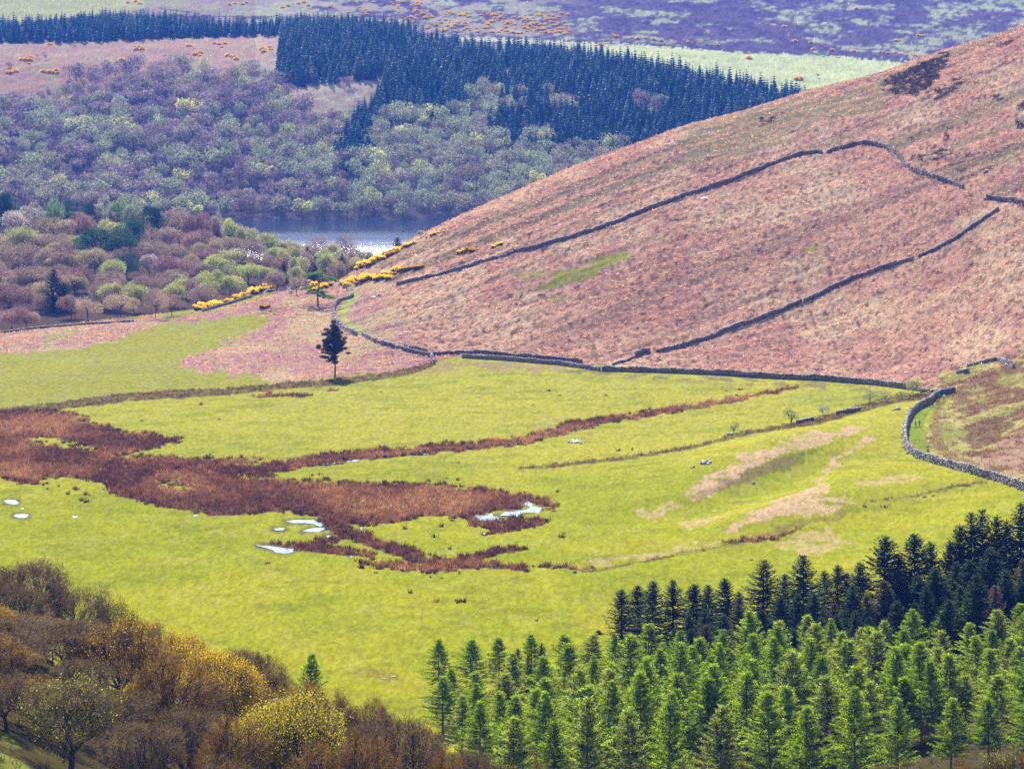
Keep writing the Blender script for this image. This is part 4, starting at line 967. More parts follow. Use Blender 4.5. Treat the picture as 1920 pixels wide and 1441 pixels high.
for x, y in ((1150,68),(1155,70),(1185,72),(1195,74),(1210,73),(1225,76),(1240,78),(1290,80),(1310,82),(1345,86),(1485,80),(1490,79),(1520,82),(1470,52),(1475,51),(1605,18),(1680,78),(1685,77),(1722,68),(1730,69),(1525,94),(1560,96),(1600,98),(1650,100),(1665,101),(1680,100),(1700,105),(1715,106),(1125,85),(1130,87)): far_gorse(x, y, rr.uniform(1.1, 1.8), 'along the foot of the purple moor by the pale field', 'gorse at the foot of the purple moor')
for x, y in ((1494,150),(1499,149),(1404,111)): far_gorse(x, y, 1.9, 'standing alone in the pale far field', 'gorse in the pale far field')
for x, y in ((430,10),(440,8),(455,9),(462,6),(530,15),(540,12),(560,8),(570,6),(578,12),(620,14),(240,6),(255,4),(262,8)): far_gorse(x, y, 1.5, 'near the top edge above the conifer belt', 'gorse near the top edge')
# ------------------------------------------------------------------ far wood and plantation
CONP = [[(-60,84),(-60,58),(0,57),(70,52),(130,50),(170,40),(240,40),(330,42),(400,52),(470,60),(530,60),(535,68),(400,71),(300,74),(250,77),(180,80),(0,83)],
 [(528,66),(545,50),(600,46),(690,50),(768,62),(790,78),(880,96),(1000,104),(1100,110),(1200,128),(1300,148),(1400,168),(1500,192),(1600,230),(1400,300),(1240,300),(1100,285),(1060,292),(970,292),(935,280),(905,252),(938,215),(935,200),(880,195),(860,215),(830,250),(800,215),(770,222),(700,240),(690,295),(655,330),(625,300),(640,262),(695,205),(716,165),(722,150),(640,155),(560,166),(520,148)]]
BRD = [(-80,220),(0,205),(60,190),(110,180),(150,150),(190,142),(250,140),(330,138),(420,142),(480,148),(530,172),(560,210),(620,235),(690,212),(760,200),(2000,200),(2000,409),(-80,409)]
HOLES = [[(868,188),(905,162),(945,176),(935,205),(880,218)],[(940,198),(975,190),(990,215),(950,228)],[(1025,190),(1068,188),(1075,216),(1030,220)],[(1180,205),(1240,202),(1235,225),(1190,228)],[(820,235),(870,228),(860,262),(825,262)],[(985,262),(1030,258),(1035,280),(990,282)]]
SCREE = [(600,235),(700,205),(705,225),(650,270),(590,300),(580,285)]
r0 = int(np.argmax(seg[:, 0] >= RI+4.6)); fx = GX[r0:-8]; fy = GD[r0:-8]; fz_ = GZ[r0:-8]; fpy = GY[r0:-8]; fpx = PX[r0:-8]
wid = np.abs(np.gradient(fx, axis=1)); dep = np.abs(np.gradient(fy, axis=0)); area = wid*dep
okc = np.zeros(fx.shape, bool)
for p in CONP: okc |= inpoly(fpx, fpy, p)
hol = np.zeros(fx.shape, bool)
for p in HOLES: hol |= inpoly(fpx, fpy, p)
okc &= ~hol
okb = (inpoly(fpx, fpy, BRD) | hol) & ~okc & ~(inpoly(fpx, fpy, SCREE) & (fbm(fx/10, fy/10, 81, 2) > .42))
sil = np.interp(fpx, rx, ry)
okc &= (fpy < sil+30) & (fpx > -60) & (fpx < 1990); okb &= (fpy < sil+40) & (fpx > -60) & (fpx < 1500) & (fpy < 410)
def poisson(ok, dfun, rng, tries):
    idx = np.flatnonzero(ok.ravel()); wgt = area.ravel()[idx]; wgt = wgt/wgt.sum()
    pick = rng.choice(idx, tries, p=wgt); jx = rng.uniform(-.5, .5, tries); jy = rng.uniform(-.5, .5, tries)
    X = fx.ravel()[pick]+jx*wid.ravel()[pick]; Y = fy.ravel()[pick]+jy*dep.ravel()[pick]; Z = fz_.ravel()[pick]; py = fpy.ravel()[pick]; px = fpx.ravel()[pick]
    cell = {}; out = []
    for i in range(tries):
        d = dfun(px[i], py[i]); k = (int(X[i]//8), int(Y[i]//8)); good = True
        for a in (-1, 0, 1):
            for b_ in (-1, 0, 1):
                for (u, v) in cell.get((k[0]+a, k[1]+b_), ()):
                    if (X[i]-u)**2+(Y[i]-v)**2 < d*d: good = False; break
                if not good: break
            if not good: break
        if good: cell.setdefault(k, []).append((X[i], Y[i])); out.append((X[i], Y[i], Z[i], px[i], py[i]))
    return out
rg = np.random.default_rng(90)
def rotz(a, sx, sz):
    c, s = math.cos(a), math.sin(a); return np.array([[c*sx, -s*sx, 0], [s*sx, c*sx, 0], [0, 0, sz]])
cons = poisson(okc, lambda x, y: (4.0 if y > 110 else 5.2)*(.85+.6*vn(x/14, y/9, 6)), rg, 26000)
cons.sort(key=lambda t: t[1])
MC = [mini_conifer(700+i, 14., 2.9, 9, 8) for i in range(5)]
MCM = [g_.mesh('far_conifer', M_FARC, False, {'tree': np.full(g_.n, i/5)}) for i, g_ in enumerate(MC)]
big = Geo(); tr_ = []
def zone(px, py): return 'beside the pale field' if px > 1250 else ('above the broadleaf wood' if px > 800 else ('at the left end of the plantation' if px > 520 else 'in the far conifer belt'))
# the 300 that show largest: nearest, and not hidden behind the hill
seen = 0
for X, Y, Z, px, py in cons:
    vis_ = py-18 < float(np.interp(px, rx, ry)) and 0 < px < 1920
    h = rg.uniform(9.5, 18.5)*(.8 if py < 60 else 1); i = rg.integers(0, 5); a = rg.uniform(0, 6.3); sx = rg.uniform(.9, 1.5)*(h/14)**.6
    if vis_ and seen < 300:
        o = link(bpy.data.objects.new('conifer_tree', MCM[i])); o.location = (X, Y, Z-.3); o.rotation_euler = (0, 0, a); o.scale = (sx, sx, h/14)
        tag(o, 'dark blue-green conifer on the far slope, '+zone(px, py), 'tree', 'far plantation conifers '+zone(px, py)); seen += 1
    else:
        big.merge(MC[i], rotz(a, sx, h/14), (X, Y, Z-.3)); tr_.append(np.full(MC[i].n, rg.uniform(0, 1)))
tag(big.obj('conifer_plantation', M_FARC, extra={'tree': np.concatenate(tr_)}), 'dark blue-green conifer plantation massed on the far slope', 'forest', kind='stuff')
brd = poisson(okb, lambda x, y: 8.6+3.4*vn(x/40, y/20, 5), rg, 14000); brd.sort(key=lambda t: t[1])
FB = []
for ci, tv in enumerate((.03, .22, .48, .70, .88)):
    for j in range(2): FB.append((ci, broad(800+ci*7+j, tv, h=12, R=6, nf=650, sz=1.0, twiggy=.35, merged=True, lobes=14+3*j, low=-.35), tv))
FBM = [g_.mesh('far_broadleaf', M_FAR, False, {'tree': np.full(g_.n, tv)}) for ci, g_, tv in FB]
FL = ['purple-grey bare tree','mauve-brown bare tree','olive-grey budding tree','grey-green tree in young leaf','pale green tree in fresh leaf']
big = Geo(); tr_ = []; seen = 0
MCs = MC[0]
for X, Y, Z, px, py in brd:
    g1 = fbm(px/170, py/70, 91, 3); p_green = .26+.5*ss(.45, .6, g1)+.35*(px > 680)
    if rg.random() < p_green: ci = rg.choice([2, 3, 3, 4], p=[.35, .3, .25, .10])
    else: ci = rg.choice([0, 1, 2], p=[.45, .4, .15])
    k = ci*2+rg.integers(0, 2); h = rg.uniform(8, 17); w = h*rg.uniform(.75, 1.4); a = rg.uniform(0, 6.3)
    vis_ = py-30 < float(np.interp(px, rx, ry)) and -10 < px < 1500 and not (px < 440 and py > 408)
    # screened by the near wood
    if px < 430 and py-35 > 385: vis_ = False
    if vis_ and seen < 300:
        o = link(bpy.data.objects.new('broadleaf_tree', FBM[k])); o.location = (X, Y, Z-.4); o.rotation_euler = (0, 0, a); o.scale = (w/12, w/12, h/12)
        zn = 'close above the far shore of the lake' if py > 370 else ('on the lower far slope' if py > 300 else 'high on the far slope')
        tag(o, f'{FL[ci]} {zn}', 'tree', f'{FL[ci]}s {zn}'); seen += 1
    else:
        big.merge(FB[k][1], rotz(a, w/12, h/12), (X, Y, Z-.4)); tr_.append(np.full(FB[k][1].n, float(np.clip(FB[k][2]+rg.normal()*.06, 0, 1))))
tag(big.obj('far_woodland', M_FAR, extra={'tree': np.concatenate(tr_)}), 'hazy mauve and olive broadleaf wood covering the far slope', 'forest', kind='stuff')
# single trees that stand out on the far slope
for x, yb, yt, wp, tv, lab in ((356,232,179,56,1.0,'large yellow-green tree standing out of the mauve far wood'),):
    b = gp(x, yb, 1850); px = F/b[1]; me = FBM[8]; g_ = broad(870, 1., h=12, R=6, nf=1500, sz=.8, twiggy=.2, merged=True, lobes=14)
    o = link(bpy.data.objects.new('broadleaf_tree', g_.mesh('far_broadleaf', M_FAR, False, {'tree': np.full(g_.n, 1.)}))); o.location = b; o.scale = (wp/px/12.6, wp/px/12.6, (yb-yt)/px/12); tag(o, lab, 'tree')
for x, yb, wp in ((70,110,10),(82,105,9),(140,85,9),(18,130,16),(85,112,12),(655,165,26),(640,160,18),(1533,146,9),(235,118,8)):
    b = gp(x, yb, 1850); px = F/b[1]; o = link(bpy.data.objects.new('bush', FBM[0 if wp > 15 else 4])); o.location = b; o.scale = (wp/px/12, wp/px/12, wp/px/14)
    tag(o, {70:'greenish bush on the far bracken strip, left of the grey one',82:'grey-green bush on the far bracken strip',140:'small bush close under the far conifer belt',18:'grey bush near the left edge of the far bracken strip',85:'low round bush below the others on the far bracken strip',655:'mauve bush in the clearing of the far plantation',640:'smaller mauve bush at the left of the clearing',1533:'dark round bush in the pale far field',235:'tiny dark bush at the upper edge of the far wood'}[x], 'bush')
# ------------------------------------------------------------------ rushes, bracken, heather
def scatter(mask, dens, maxn, rng):
    wd = np.abs(np.gradient(GX, axis=1)); dp = np.abs(np.gradient(GD, axis=0)); ar = wd*dp*mask
    n = int(min(maxn, ar.sum()*dens)); idx = np.flatnonzero(ar.ravel() > 0); w = ar.ravel()[idx]
    if n < 1: return np.zeros((0, 3))
    pk = rng.choice(idx, n, p=w/w.sum()); r_, c_ = np.unravel_index(pk, GD.shape); r_ = np.clip(r_, 1, NR-2); c_ = np.clip(c_, 1, NC-2)
    a = rng.uniform(0, 1, n); b = rng.uniform(0, 1, n)
    def bl(A): return (A[r_, c_]*(1-a)+A[r_+1, c_]*a)*(1-b)+(A[r_, c_+1]*(1-a)+A[r_+1, c_+1]*a)*b
    return np.stack([bl(GX), bl(GD), bl(GZ)], 1)
def tufts(name, P, k, hgt, wid_, spread, mat, rng, up=1., label=None, cat=None, tn=None, tr=None):
    n = len(P); g = Geo(); s = rng.uniform(.6, 1.3, n); rep = np.repeat(P, k, 0); sr = np.repeat(s, k); m = n*k
    rep = rep+rng.normal(size=(m, 3))*[spread, spread, 0]*sr[:, None]-[0, 0, .05]
    d = norm(rng.normal(size=(m, 3))*[.55, .55, .2]+[0, 0, up])
    t = np.repeat(rng.uniform(0, 1, n) if tn is None else tn, k)
    slivers(g, rep, d, rng.uniform(.7, 1.3, m)*hgt*sr, wid_*sr, t, rng)
    return tag(g.obj(name, mat, extra={'tree': np.repeat(rng.uniform(0, 1, n) if tr is None else tr, 3*k)}), label, cat, kind='stuff')
M_RUSH = leaf_mat('rush', [(0,(.085,.032,.020)),(.3,(.17,.065,.030)),(.6,(.27,.12,.048)),(1,(.38,.20,.085))], .2, .45, 1.4)
M_BRACK = leaf_mat('bracken', [(0,(.50,.28,.17)),(.4,(.43,.22,.16)),(.7,(.54,.37,.20)),(.86,(.36,.17,.13)),(1,(.09,.04,.04))], .3, .6, 1.15)
M_HEATH = leaf_mat('heather', [(0,(.045,.025,.022)),(.6,(.035,.03,.02)),(1,(.07,.035,.03))], .15)
M_DRY = leaf_mat('dry_grass', [(0,(.30,.22,.09)),(.5,(.25,.17,.07)),(1,(.20,.18,.05))], .3, .6, 1.2)
rgs = np.random.default_rng(95)
lanem0 = np.zeros(GD.shape, bool)
for ln in (LANE1, LANE2): lanem0 |= dist_line(PX, GY, ln) < 3
edge = np.zeros(GD.shape, bool)
for p in RUSH_POLY+[]: edge |= inpoly(PX+wobx*2.6, GY+woby*2.6, p)
edge &= near & ~rush & (fbm(GX/2.5, GD/4, 96, 2) > .62)
edge |= inpoly(PX, GY, [(70,905),(200,925),(270,945),(220,955),(160,950),(100,930)]) & (fbm(GX/1.5, GD/3, 97, 2) > .72) & near
edge |= inpoly(PX, GY, [(655,1060),(740,1068),(860,1072),(880,1080),(860,1092),(760,1080),(700,1078)]) & (fbm(GX/1.5, GD/3, 98, 2) > .62)
pud = np.zeros(GD.shape, bool)
for p in PUD: pud |= inpoly(PX, GY, p)
P = scatter((rush & ~pud).astype(float), 1.15, 42000, rgs)
tufts('rushes', P, 7, 1.05, .13, .28, M_RUSH, rgs, 1., 'rust-brown rushes in the wet hollow of the meadow', 'rushes', tr=np.clip(ss(.25,.75,fbm(P[:,0]/16, P[:,1]/26, 88, 3))*.9+rgs.normal(size=len(P))*.16, 0, 1))
P2 = scatter(edge.astype(float), .30, 1500, rgs)
rim = np.zeros(GD.shape, bool)
for p in RUSH_POLY: rim |= inpoly(PX+wobx*1.8, GY+woby*1.6, p)
P2 = np.concatenate([P2, scatter((rim & ~rush & near & ~pud & (n8 > .45))*1., .22, 1500, rgs)])
dots = [(266,789),(412,787),(376,757),(377,759),(585,892),(598,890),(500,1056),(1017,1061),(1021,1063),(1012,1063),(1076,1074),(1079,1073),(983,1026),(982,1030),(843,1029),(815,1007),(760,991),(828,987),(842,972),(848,976),(1000,1062),(1045,922),(1050,742),(999,760),(1030,733),(1137,742),(714,735),(860,868),(857,900),(803,902),(837,897),(720,904),(740,905),(755,906),(763,905),(835,909),(842,911),(848,913),(867,912),(880,915),(890,917),(902,918),(909,921),(1185,843),(1160,845),(1382,742),(1362,733),(1386,731),(1390,730),(1658,951),(1620,949),(1622,950),(1732,933),(1735,932),(1750,930),(1410,1050),(770,1111),(855,1126),(860,1127),(858,1130),(870,1128),(820,1127),(1006,1164)]
P2 = np.concatenate([P2, np.array([gp(x, y) for x, y in dots])])
M_RUSHD = leaf_mat('dark_rush', [(0,(.045,.020,.014)),(.7,(.085,.038,.022)),(1,(.20,.09,.04))], .15, .5, 1.3)
tufts('rush_tufts', P2, 18, .80, .18, .22, M_RUSHD, rgs, 1., 'scattered single rush tufts dotted over the meadow grass', 'rushes')
M_GRASS = leaf_mat('meadow_grass', [(0,(.33,.315,.022)),(.5,(.28,.275,.018)),(.8,(.42,.38,.05)),(1,(.19,.21,.02))], .3, .7, 1.15)
gm_ = near & ~rush & ~pud & (GD > 440) & (GD < 860) & (GD > gl+8) & ~rm & ~lanem0 & (rough < .5)
P = scatter(gm_*(PX > -30)*(PX < 1950)*(.3+n8), .55, 52000, rgs); tufts('grass', P, 4, .20, .16, .22, M_GRASS, rgs, .6, 'short lime-green meadow grass in small tufts', 'grass')
bm_ = np.zeros(GD.shape)
for bl, amp in ((BANK, 1.), (BANK2, .7), (BANK3, .35), (BANK4, .4)): bm_ = np.maximum(bm_, (dist_line(PX+wobx*.2, GY+woby*.4, bl) < 0)*(seg < 8.6)*amp)
P = scatter(bm_, .9, 9000, rgs); tufts('bank_vegetation', P, 7, .75, .14, .3, leaf_mat('bank_plants', [(0,(.09,.040,.025)),(.4,(.17,.075,.045)),(.7,(.10,.085,.03)),(1,(.30,.18,.10))], .2, .4, 1.5), rgs, .9, 'rough brown and olive growth along the old field banks', 'undergrowth')
hm = (hillm | lbm)*(seg < RI+.3)*1.
heath = np.zeros(GD.shape, bool)
for p in HEATH: heath |= inpoly(vx_, vy_, p)
lanem = np.zeros(GD.shape, bool)
for ln in (LANE1, LANE2): lanem |= dist_line(PX, GY, ln) < 3
grs = inpoly(PX, GY, [(960,520),(1090,490),(1165,462),(1190,484),(1100,522),(1020,566)])
visx = (PX > -30) & (PX < 1950)
P = scatter(hm*(~heath)*(~lanem)*(~grs)*visx*(.35+fbm(GX/8, GD/12, 99, 3)), .42, 76000, rgs)
tufts('bracken', P, 5, .62, .24, .34, M_BRACK, rgs, .75, 'dead pink-brown bracken covering the hillside', 'bracken')
rim2 = (dist_line(PX, GY, [(0,0),(1,1)]) > 1e9)
for p in RUSH_POLY+[]:
    dd = dist_line(wx_, wy_, [(a, b) for a, b in p+[p[0]]]); rim2 |= dd < 3.5
for p in RUSH_BAND: dd = dist_line(wx_, wy_, p); rim2 |= (dd < 1.5) & (dd > -3)
P3 = scatter((rim2 & near & ~pud & (GY > 768) & (wx_ > -60))*1., .30, 5000, rgs)
tufts('rush_edge_tufts', P3, 14, .95, .18, .28, M_RUSHD, rgs, 1., 'dark brown rush tufts along the edges of the wet hollow', 'rushes')
P = scatter(heath*visx*1., 1.2, 12000, rgs); tufts('heather', P, 8, .8, .22, .4, M_HEATH, rgs, .8, 'dark heather patches high on the bracken hill', 'heather')
P = scatter(rm*visx*(.1+ss(.45,.65,fbm(GX/5, GD/5, 64, 3))), .8, 7000, rgs); tufts('rough_growth', P, 7, .7, .16, .3, leaf_mat('rough_growth', [(0,(.19,.075,.05)),(.4,(.27,.18,.08)),(.7,(.15,.06,.045)),(1,(.28,.22,.08))], .25), rgs, .9, 'rusty bracken and rushes on the rough ground right of the lane', 'undergrowth')
bl3 = dist_line(PX, GY, [(1772,752,2),(1755,770,6),(1752,800,8),(1758,835,8),(1785,860,8),(1830,875,5)]) < 0
P = scatter(bl3*1., 1.6, 3000, rgs); tufts('dry_grass', P, 9, .75, .12, .3, M_DRY, rgs, .9, 'straw-coloured tussocks along the lane edge', 'grass')
um = (GD > 250)*(GD < 440)*visx*(seg > 0)
P = scatter(um*1., .35, 14000, rgs); tufts('undergrowth', P, 6, .6, .14, .35, leaf_mat('undergrowth', [(0,(.05,.07,.02)),(.5,(.10,.075,.04)),(1,(.12,.13,.03))], .2), rgs, .8, 'low brown and green undergrowth below the near trees', 'undergrowth')
# ------------------------------------------------------------------ stone walls
M_STONE = plain_mat('field_stone', (.020,.017,.024), (.17,.155,.165), 1.6, .9, bump=.4)
M_STONEL = plain_mat('pale_stone', (.16,.15,.16), (.40,.385,.39), .9, .85, bump=.4)
def resample(pts, step):
    W3 = np.array([gp(x, y) for x, y in pts]); L = np.concatenate([[0], np.cumsum(np.linalg.norm(np.diff(W3[:, :2], axis=0), axis=1))])
    n = max(2, int(L[-1]/step)); t = np.linspace(0, L[-1], n)
    X = np.interp(t, L, W3[:, 0]); Y = np.interp(t, L, W3[:, 1]); return np.array([(a, b, gz(a, b)) for a, b in zip(X, Y)])
def wall(pts, hgt, label, group=None, thick=.75, seed=1, light=0., name='stone_wall', ruin=.12):
    hgt = hgt*(.72 if gp(*pts[0])[1] > 930 else .84) if hgt >= 1.5 else hgt; rng = np.random.default_rng(seed); step = .42; P = resample(pts, step); n = len(P)
    T = np.gradient(P[:, :2], axis=0); T = T/np.maximum(np.linalg.norm(T, axis=1, keepdims=True), 1e-6); T3 = np.concatenate([T, np.zeros((n, 1))], 1)
    S3 = np.stack([-T[:, 1], T[:, 0], np.zeros(n)], 1); g = Geo(); Z = np.array([[0, 0, 1.]])
    top = hgt*(1-ruin*2*np.clip(vn(np.arange(n)*step/4, 0, seed)-.35, 0, 1)-.16*vn(np.arange(n)*step/1.3, 3., seed)); nc = max(2, int(round(hgt/.33)))
    for c in range(nc):
        for sd in (-1, 1):
            z = (c+.5)*hgt/nc; ok = z < top+.12; m = ok.sum()
            if m == 0: continue
            th = thick*(.5-.16*c/nc)-.19
            ctr = P[ok]+S3[ok]*sd*th+Z*(z-.15)+rng.normal(size=(m, 3))*[.06, .06, .035]
            sz = np.stack([rng.uniform(.34, .62, m), rng.uniform(.36, .5, m), rng.uniform(.28, .42, m)], 1)
            an = rng.normal(size=m)*.18; ca, sa = np.cos(an)[:, None], np.sin(an)[:, None]
            boxes(g, ctr, T3[ok]*ca+S3[ok]*sa, -T3[ok]*sa+S3[ok]*ca, norm(Z+rng.normal(size=(m, 3))*.08), sz, np.clip(rng.normal(size=m)*.22+.45+light, 0, 1), rng)
    m = n; ctr = P+Z*(top[:, None]-.02)+rng.normal(size=(m, 3))*[.08, .08, .05]
    boxes(g, ctr, T3, S3, np.repeat(Z, m, 0), np.stack([rng.uniform(.3, .5, m), rng.uniform(.5, .75, m), rng.uniform(.2, .42, m)], 1), np.clip(rng.normal(size=m)*.35+.7+light, 0, 1), rng)
    q = rng.random(n) < .22; m = int(q.sum())      # fallen stones at the foot
    if m: boxes(g, P[q]+S3[q]*(rng.choice([-1, 1], m)*rng.uniform(.5, 1.1, m))[:, None]+Z*.08, norm(rng.normal(size=(m, 3))*[1, 1, .2]), S3[q], np.repeat(Z, m, 0), rng.uniform(.22, .5, (m, 3)), np.clip(rng.normal(size=m)*.25+.5+light, 0, 1), rng)
    return tag(g.obj(name, M_STONE), label, 'wall', group)
wall([(660,549),(661,556),(652,561),(640,564),(629,572),(625,584),(627,597),(634,608),(648,618),(662,625),(668,628)], 1.9, 'weathered stone wall curling round the green lane below the crooked pine', seed=1, light=.3)
wall([(680,629),(690,634),(702,640),(720,646),(740,652),(760,658),(785,663),(806,669)], 1.9, 'low stone wall running down from the lane gap toward the bank junction', seed=2, light=.1)
wall([(760,650),(785,656),(800,660)], 1.0, 'broken stub of stone wall on the bracken just above the sloping wall', seed=12, light=.1)
wall([(808,668),(811,676),(814,683)], 2.0, 'short end of stone wall turning down to the meadow bank', seed=13, light=.2)
wall([(806,667),(840,664),(880,664),(930,666),(1000,671),(1050,676),(1090,681)], 1.9, 'upper of the two parallel stone walls along the lane at mid height', seed=3)
wall([(868,671),(900,673),(950,676),(1000,680),(1050,684),(1090,690),(1124,696)], 2.0, 'lower of the two parallel stone walls at the meadow edge', seed=4, light=.1)
wall([(1130,696),(1180,697),(1250,699),(1320,702),(1400,707),(1480,711),(1550,714),(1620,720),(1660,724),(1697,729)], 2.2, 'long straight dark stone wall between the meadow and the bracken hill', seed=5)
wall([(1700,729),(1725,733),(1750,736),(1780,733)], 1.5, 'tumbled dark stone wall behind the bright green bush', seed=6, ruin=.4)
wall([(1790,737),(1765,741),(1752,748),(1742,757),(1722,767),(1709,778),(1701,793),(1697,812),(1698,832),(1706,848),(1722,858),(1745,866),(1770,873),(1800,882),(1830,890),(1860,898),(1890,908),(1925,920),(1990,940)], 2.4, 'tall curving stone wall around the lane with the walkers', seed=7, light=.12)
wall([(745,534),(770,528),(800,521),(830,515),(860,506),(885,499),(903,492)], 1.2, 'low faint start of the long hill wall above the gorse band', seed=8, ruin=.4)
wall([(905,491),(930,485),(950,480)], 1.6, 'short piece of hill wall right of the gorse patches', seed=14, ruin=.3)
wall([(952,479),(1000,468),(1060,450),(1130,428),(1200,401),(1260,378),(1330,353),(1400,328),(1440,312),(1470,301),(1500,291),(1530,287),(1540,288)], 2.2, 'long dark stone wall climbing the bracken hill from the gorse to the crest bend', seed=9)
wall([(1551,288),(1562,284),(1571,281)], 2., 'short wall fragment in the gap at the crest bend', seed=15)
wall([(1575,281),(1600,274),(1635,272),(1662,278),(1682,290),(1692,303),(1696,314),(1712,321),(1735,329),(1760,337),(1785,345),(1806,353)], 2.4, 'stone wall looping over the crest bend of the bracken hill', seed=10, light=.08)
wall([(1850,373),(1870,376),(1890,378),(1925,388),(1980,402)], 2.4, 'stone wall running off the right edge of the bracken hill', seed=11)
wall([(1871,394),(1850,408),(1820,428),(1790,450),(1762,464),(1736,477),(1722,483)], 1.5, 'thin upper piece of the diagonal wall near the right edge', seed=16)
wall([(1710,488),(1696,491),(1682,496)], 1.5, 'tiny broken piece between the two halves of the diagonal wall', seed=17)
wall([(1680,496),(1650,506),(1600,523),(1560,542),(1518,563),(1508,566)], 2.0, 'middle piece of the dark diagonal wall on the bracken slope', seed=18)
wall([(1502,568),(1470,582),(1440,593),(1400,608),(1350,626),(1300,644),(1260,655),(1232,662)], 2.1, 'lowest piece of the dark diagonal wall above the main wall', seed=19)
wall([(1150,684),(1175,677),(1190,671)], .8, 'low rubble line leading to the dark wall stub', seed=20, ruin=.4)
wall([(1192,668),(1205,662),(1218,661)], 2.0, 'dark isolated wall stub below the diagonal wall', seed=21)
wall([(1815,688),(1845,680),(1872,676),(1885,681),(1900,690)], 1.6, 'crumbling wall arc on the rough ground at the right edge', seed=22, ruin=.4, light=.2)
wall([(1795,700),(1815,698)], 1.2, 'short pile of fallen wall stones on the rough ground', seed=23, ruin=.4, light=.2)
wall([(1570,779),(1590,775),(1610,770)], 1.3, 'stretch of tumbled stones in the meadow bank beside the green bush', seed=24, ruin=.3)
wall([(1495,795),(1510,791),(1524,789)], 1.1, 'stretch of tumbled stones in the meadow bank below the hawthorn', seed=25, ruin=.3)
wall([(380,584),(430,570),(470,558),(500,548),(520,545),(545,551)], 1.1, 'low stone wall under the gorse row beside the wood', seed=26, light=.3)
wall([(0,625),(60,617),(130,611),(200,606),(250,603)], .7, 'low dark wall at the foot of the wood on the left', seed=27)
# ---- rocks and stone heaps
RK = [rock_geo(900+i) for i in range(4)]
def rock(x, y, wpx, hpx, label, mat=None, name='boulder', cat='boulder', group=None):
    b = gp(x, y); s = b[1]/F; v, f = RK[rr.randrange(4)]; g = Geo(); g.add(v*[wpx*s*.5, wpx*s*.4, hpx*s*.6], f, RNG.uniform(.3, .8))
    o = g.obj(name, mat or M_STONE, smooth=False); o.location = b+np.array([0, 0, hpx*s*.25]); o.rotation_euler = (0, 0, rr.uniform(-.3, .3)); tag(o, label, cat, group)
rock(1321,375,13,6,'white boulder on the bracken below the long hill wall', M_STONEL); rock(1452,349,6,5,'small pale boulder under the crest bend', M_STONEL)
rock(1849,324,10,7,'grey boulder on the bracken right of the wall loop'); rock(1683,768,12,6,'dark boulder in the grass left of the curving wall'); rock(1676,769,6,3,'small stone beside the dark boulder')
rock(892,488,6,4,'pale stone by the gap of the hill wall', M_STONEL); rock(820,442,5,4,'stone on the skyline of the hill', M_STONEL); rock(1822,855,3,9,'white stone post standing by the fence', M_STONEL); rock(506,583,6,3,'dark stone at the tip of the knoll meadow')
rock(700,559,10,4,'pale stones on the bracken beside the lane top', M_STONEL); rock(712,554,8,3,'grey stones strung out beside the lane top')
rock(1700,700,10,4,'flat grey stone on the rough ground above the green bush', M_STONEL); rock(1735,697,8,4,'small pale stone on the rough ground', M_STONEL); rock(1455,733,4,3,'pale stone in the meadow under the main wall')
def heap(cx_, cy_, wx2, wy2, n, label, mat, sz=.5):
    g = Geo(); b0 = gp(cx_, cy_)
    for _ in range(n):
        x = cx_+rr.gauss(0, wx2*.4); y = cy_+rr.gauss(0, wy2*.4); b = gp(x, y); v, f = RK[rr.randrange(4)]
        g.add(v*RNG.uniform(.4, 1.1, 3)*sz+b+[0, 0, .15], f, rr.uniform(.2, 1))
    tag(g.obj('stone_heap', mat), label, 'stones')
heap(1082,829,14,2,26,'low heap of grey stones in the meadow', M_STONEL, .5); heap(1322,869,12,2.5,16,'long dark stone slab heap left of the drumlin', M_STONE, .7)
heap(545,540,14,5,26,'tumbled grey boulders left of the crooked pine', M_STONE, .8); heap(1300,876,6,1.5,6,'small stones beside the long slab heap', M_STONE, .4)
heap(1580,870,1,1,1,'single stone in the drumlin grass', M_STONE, .3); heap(1412,907,4,1.2,6,'dark stones in the hollow of the drumlin', M_STONE, .4)
heap(1370,815,6,1.5,10,'dark stones at the foot of the thorn bush', M_STONE, .5)
# ---- post and wire fence beside the lane
def fence(px, label):
    P = [gp(x, y) for x, y in px]; e = link(bpy.data.objects.new('wire_fence', None)); e.location = P[0]; tag(e, label, 'fence'); c = P[0]
    for p in P:
        g = Geo(); q = p-c; tube(g, [q-[0, 0, .3], q+[0, 0, .6], q+[.02, 0, 1.35]], [.08, .07, .06], 5, .5); g.obj('post', BARKL, e)
    for hz in (.5, .9, 1.25):
        g = Geo(); tube(g, np.array(P)-c+[0, 0, hz], .014, 3, .3); g.obj('wire', M_STONE, e)
fence([(1800,745),(1806,740),(1813,735),(1821,731),(1829,727),(1838,723)], 'post and wire fence climbing from the walkers into the rough ground')
fence([(1778,768),(1770,780),(1764,795),(1763,812),(1768,830),(1776,845),(1790,856),(1806,860),(1822,862),(1840,866),(1856,872)], 'post and wire fence above the tussocks beside the lane')
fence([(1240,694),(1280,696),(1320,698),(1360,700),(1400,702),(1440,704),(1480,706),(1520,708)], 'thin fence of stakes behind the long main wall')
def stake(x, y, h, label):
    b = gp(x, y); g = Geo(); tube(g, [(0, 0, -.3), (.03, 0, h*.5), (.05, 0, h)], [.09, .08, .06], 6, .4); g.add(*[np.array([(0.05,-.04,h),(.13,-.04,h-.1),(.13,.04,h-.1),(.05,.04,h)]), [(0,1,2,3)]]); o = g.obj('wooden_post', BARKL); o.location = b; tag(o, label, 'post')
stake(221, 752, 2.4, 'wooden post on the bank beside the pale scrub')
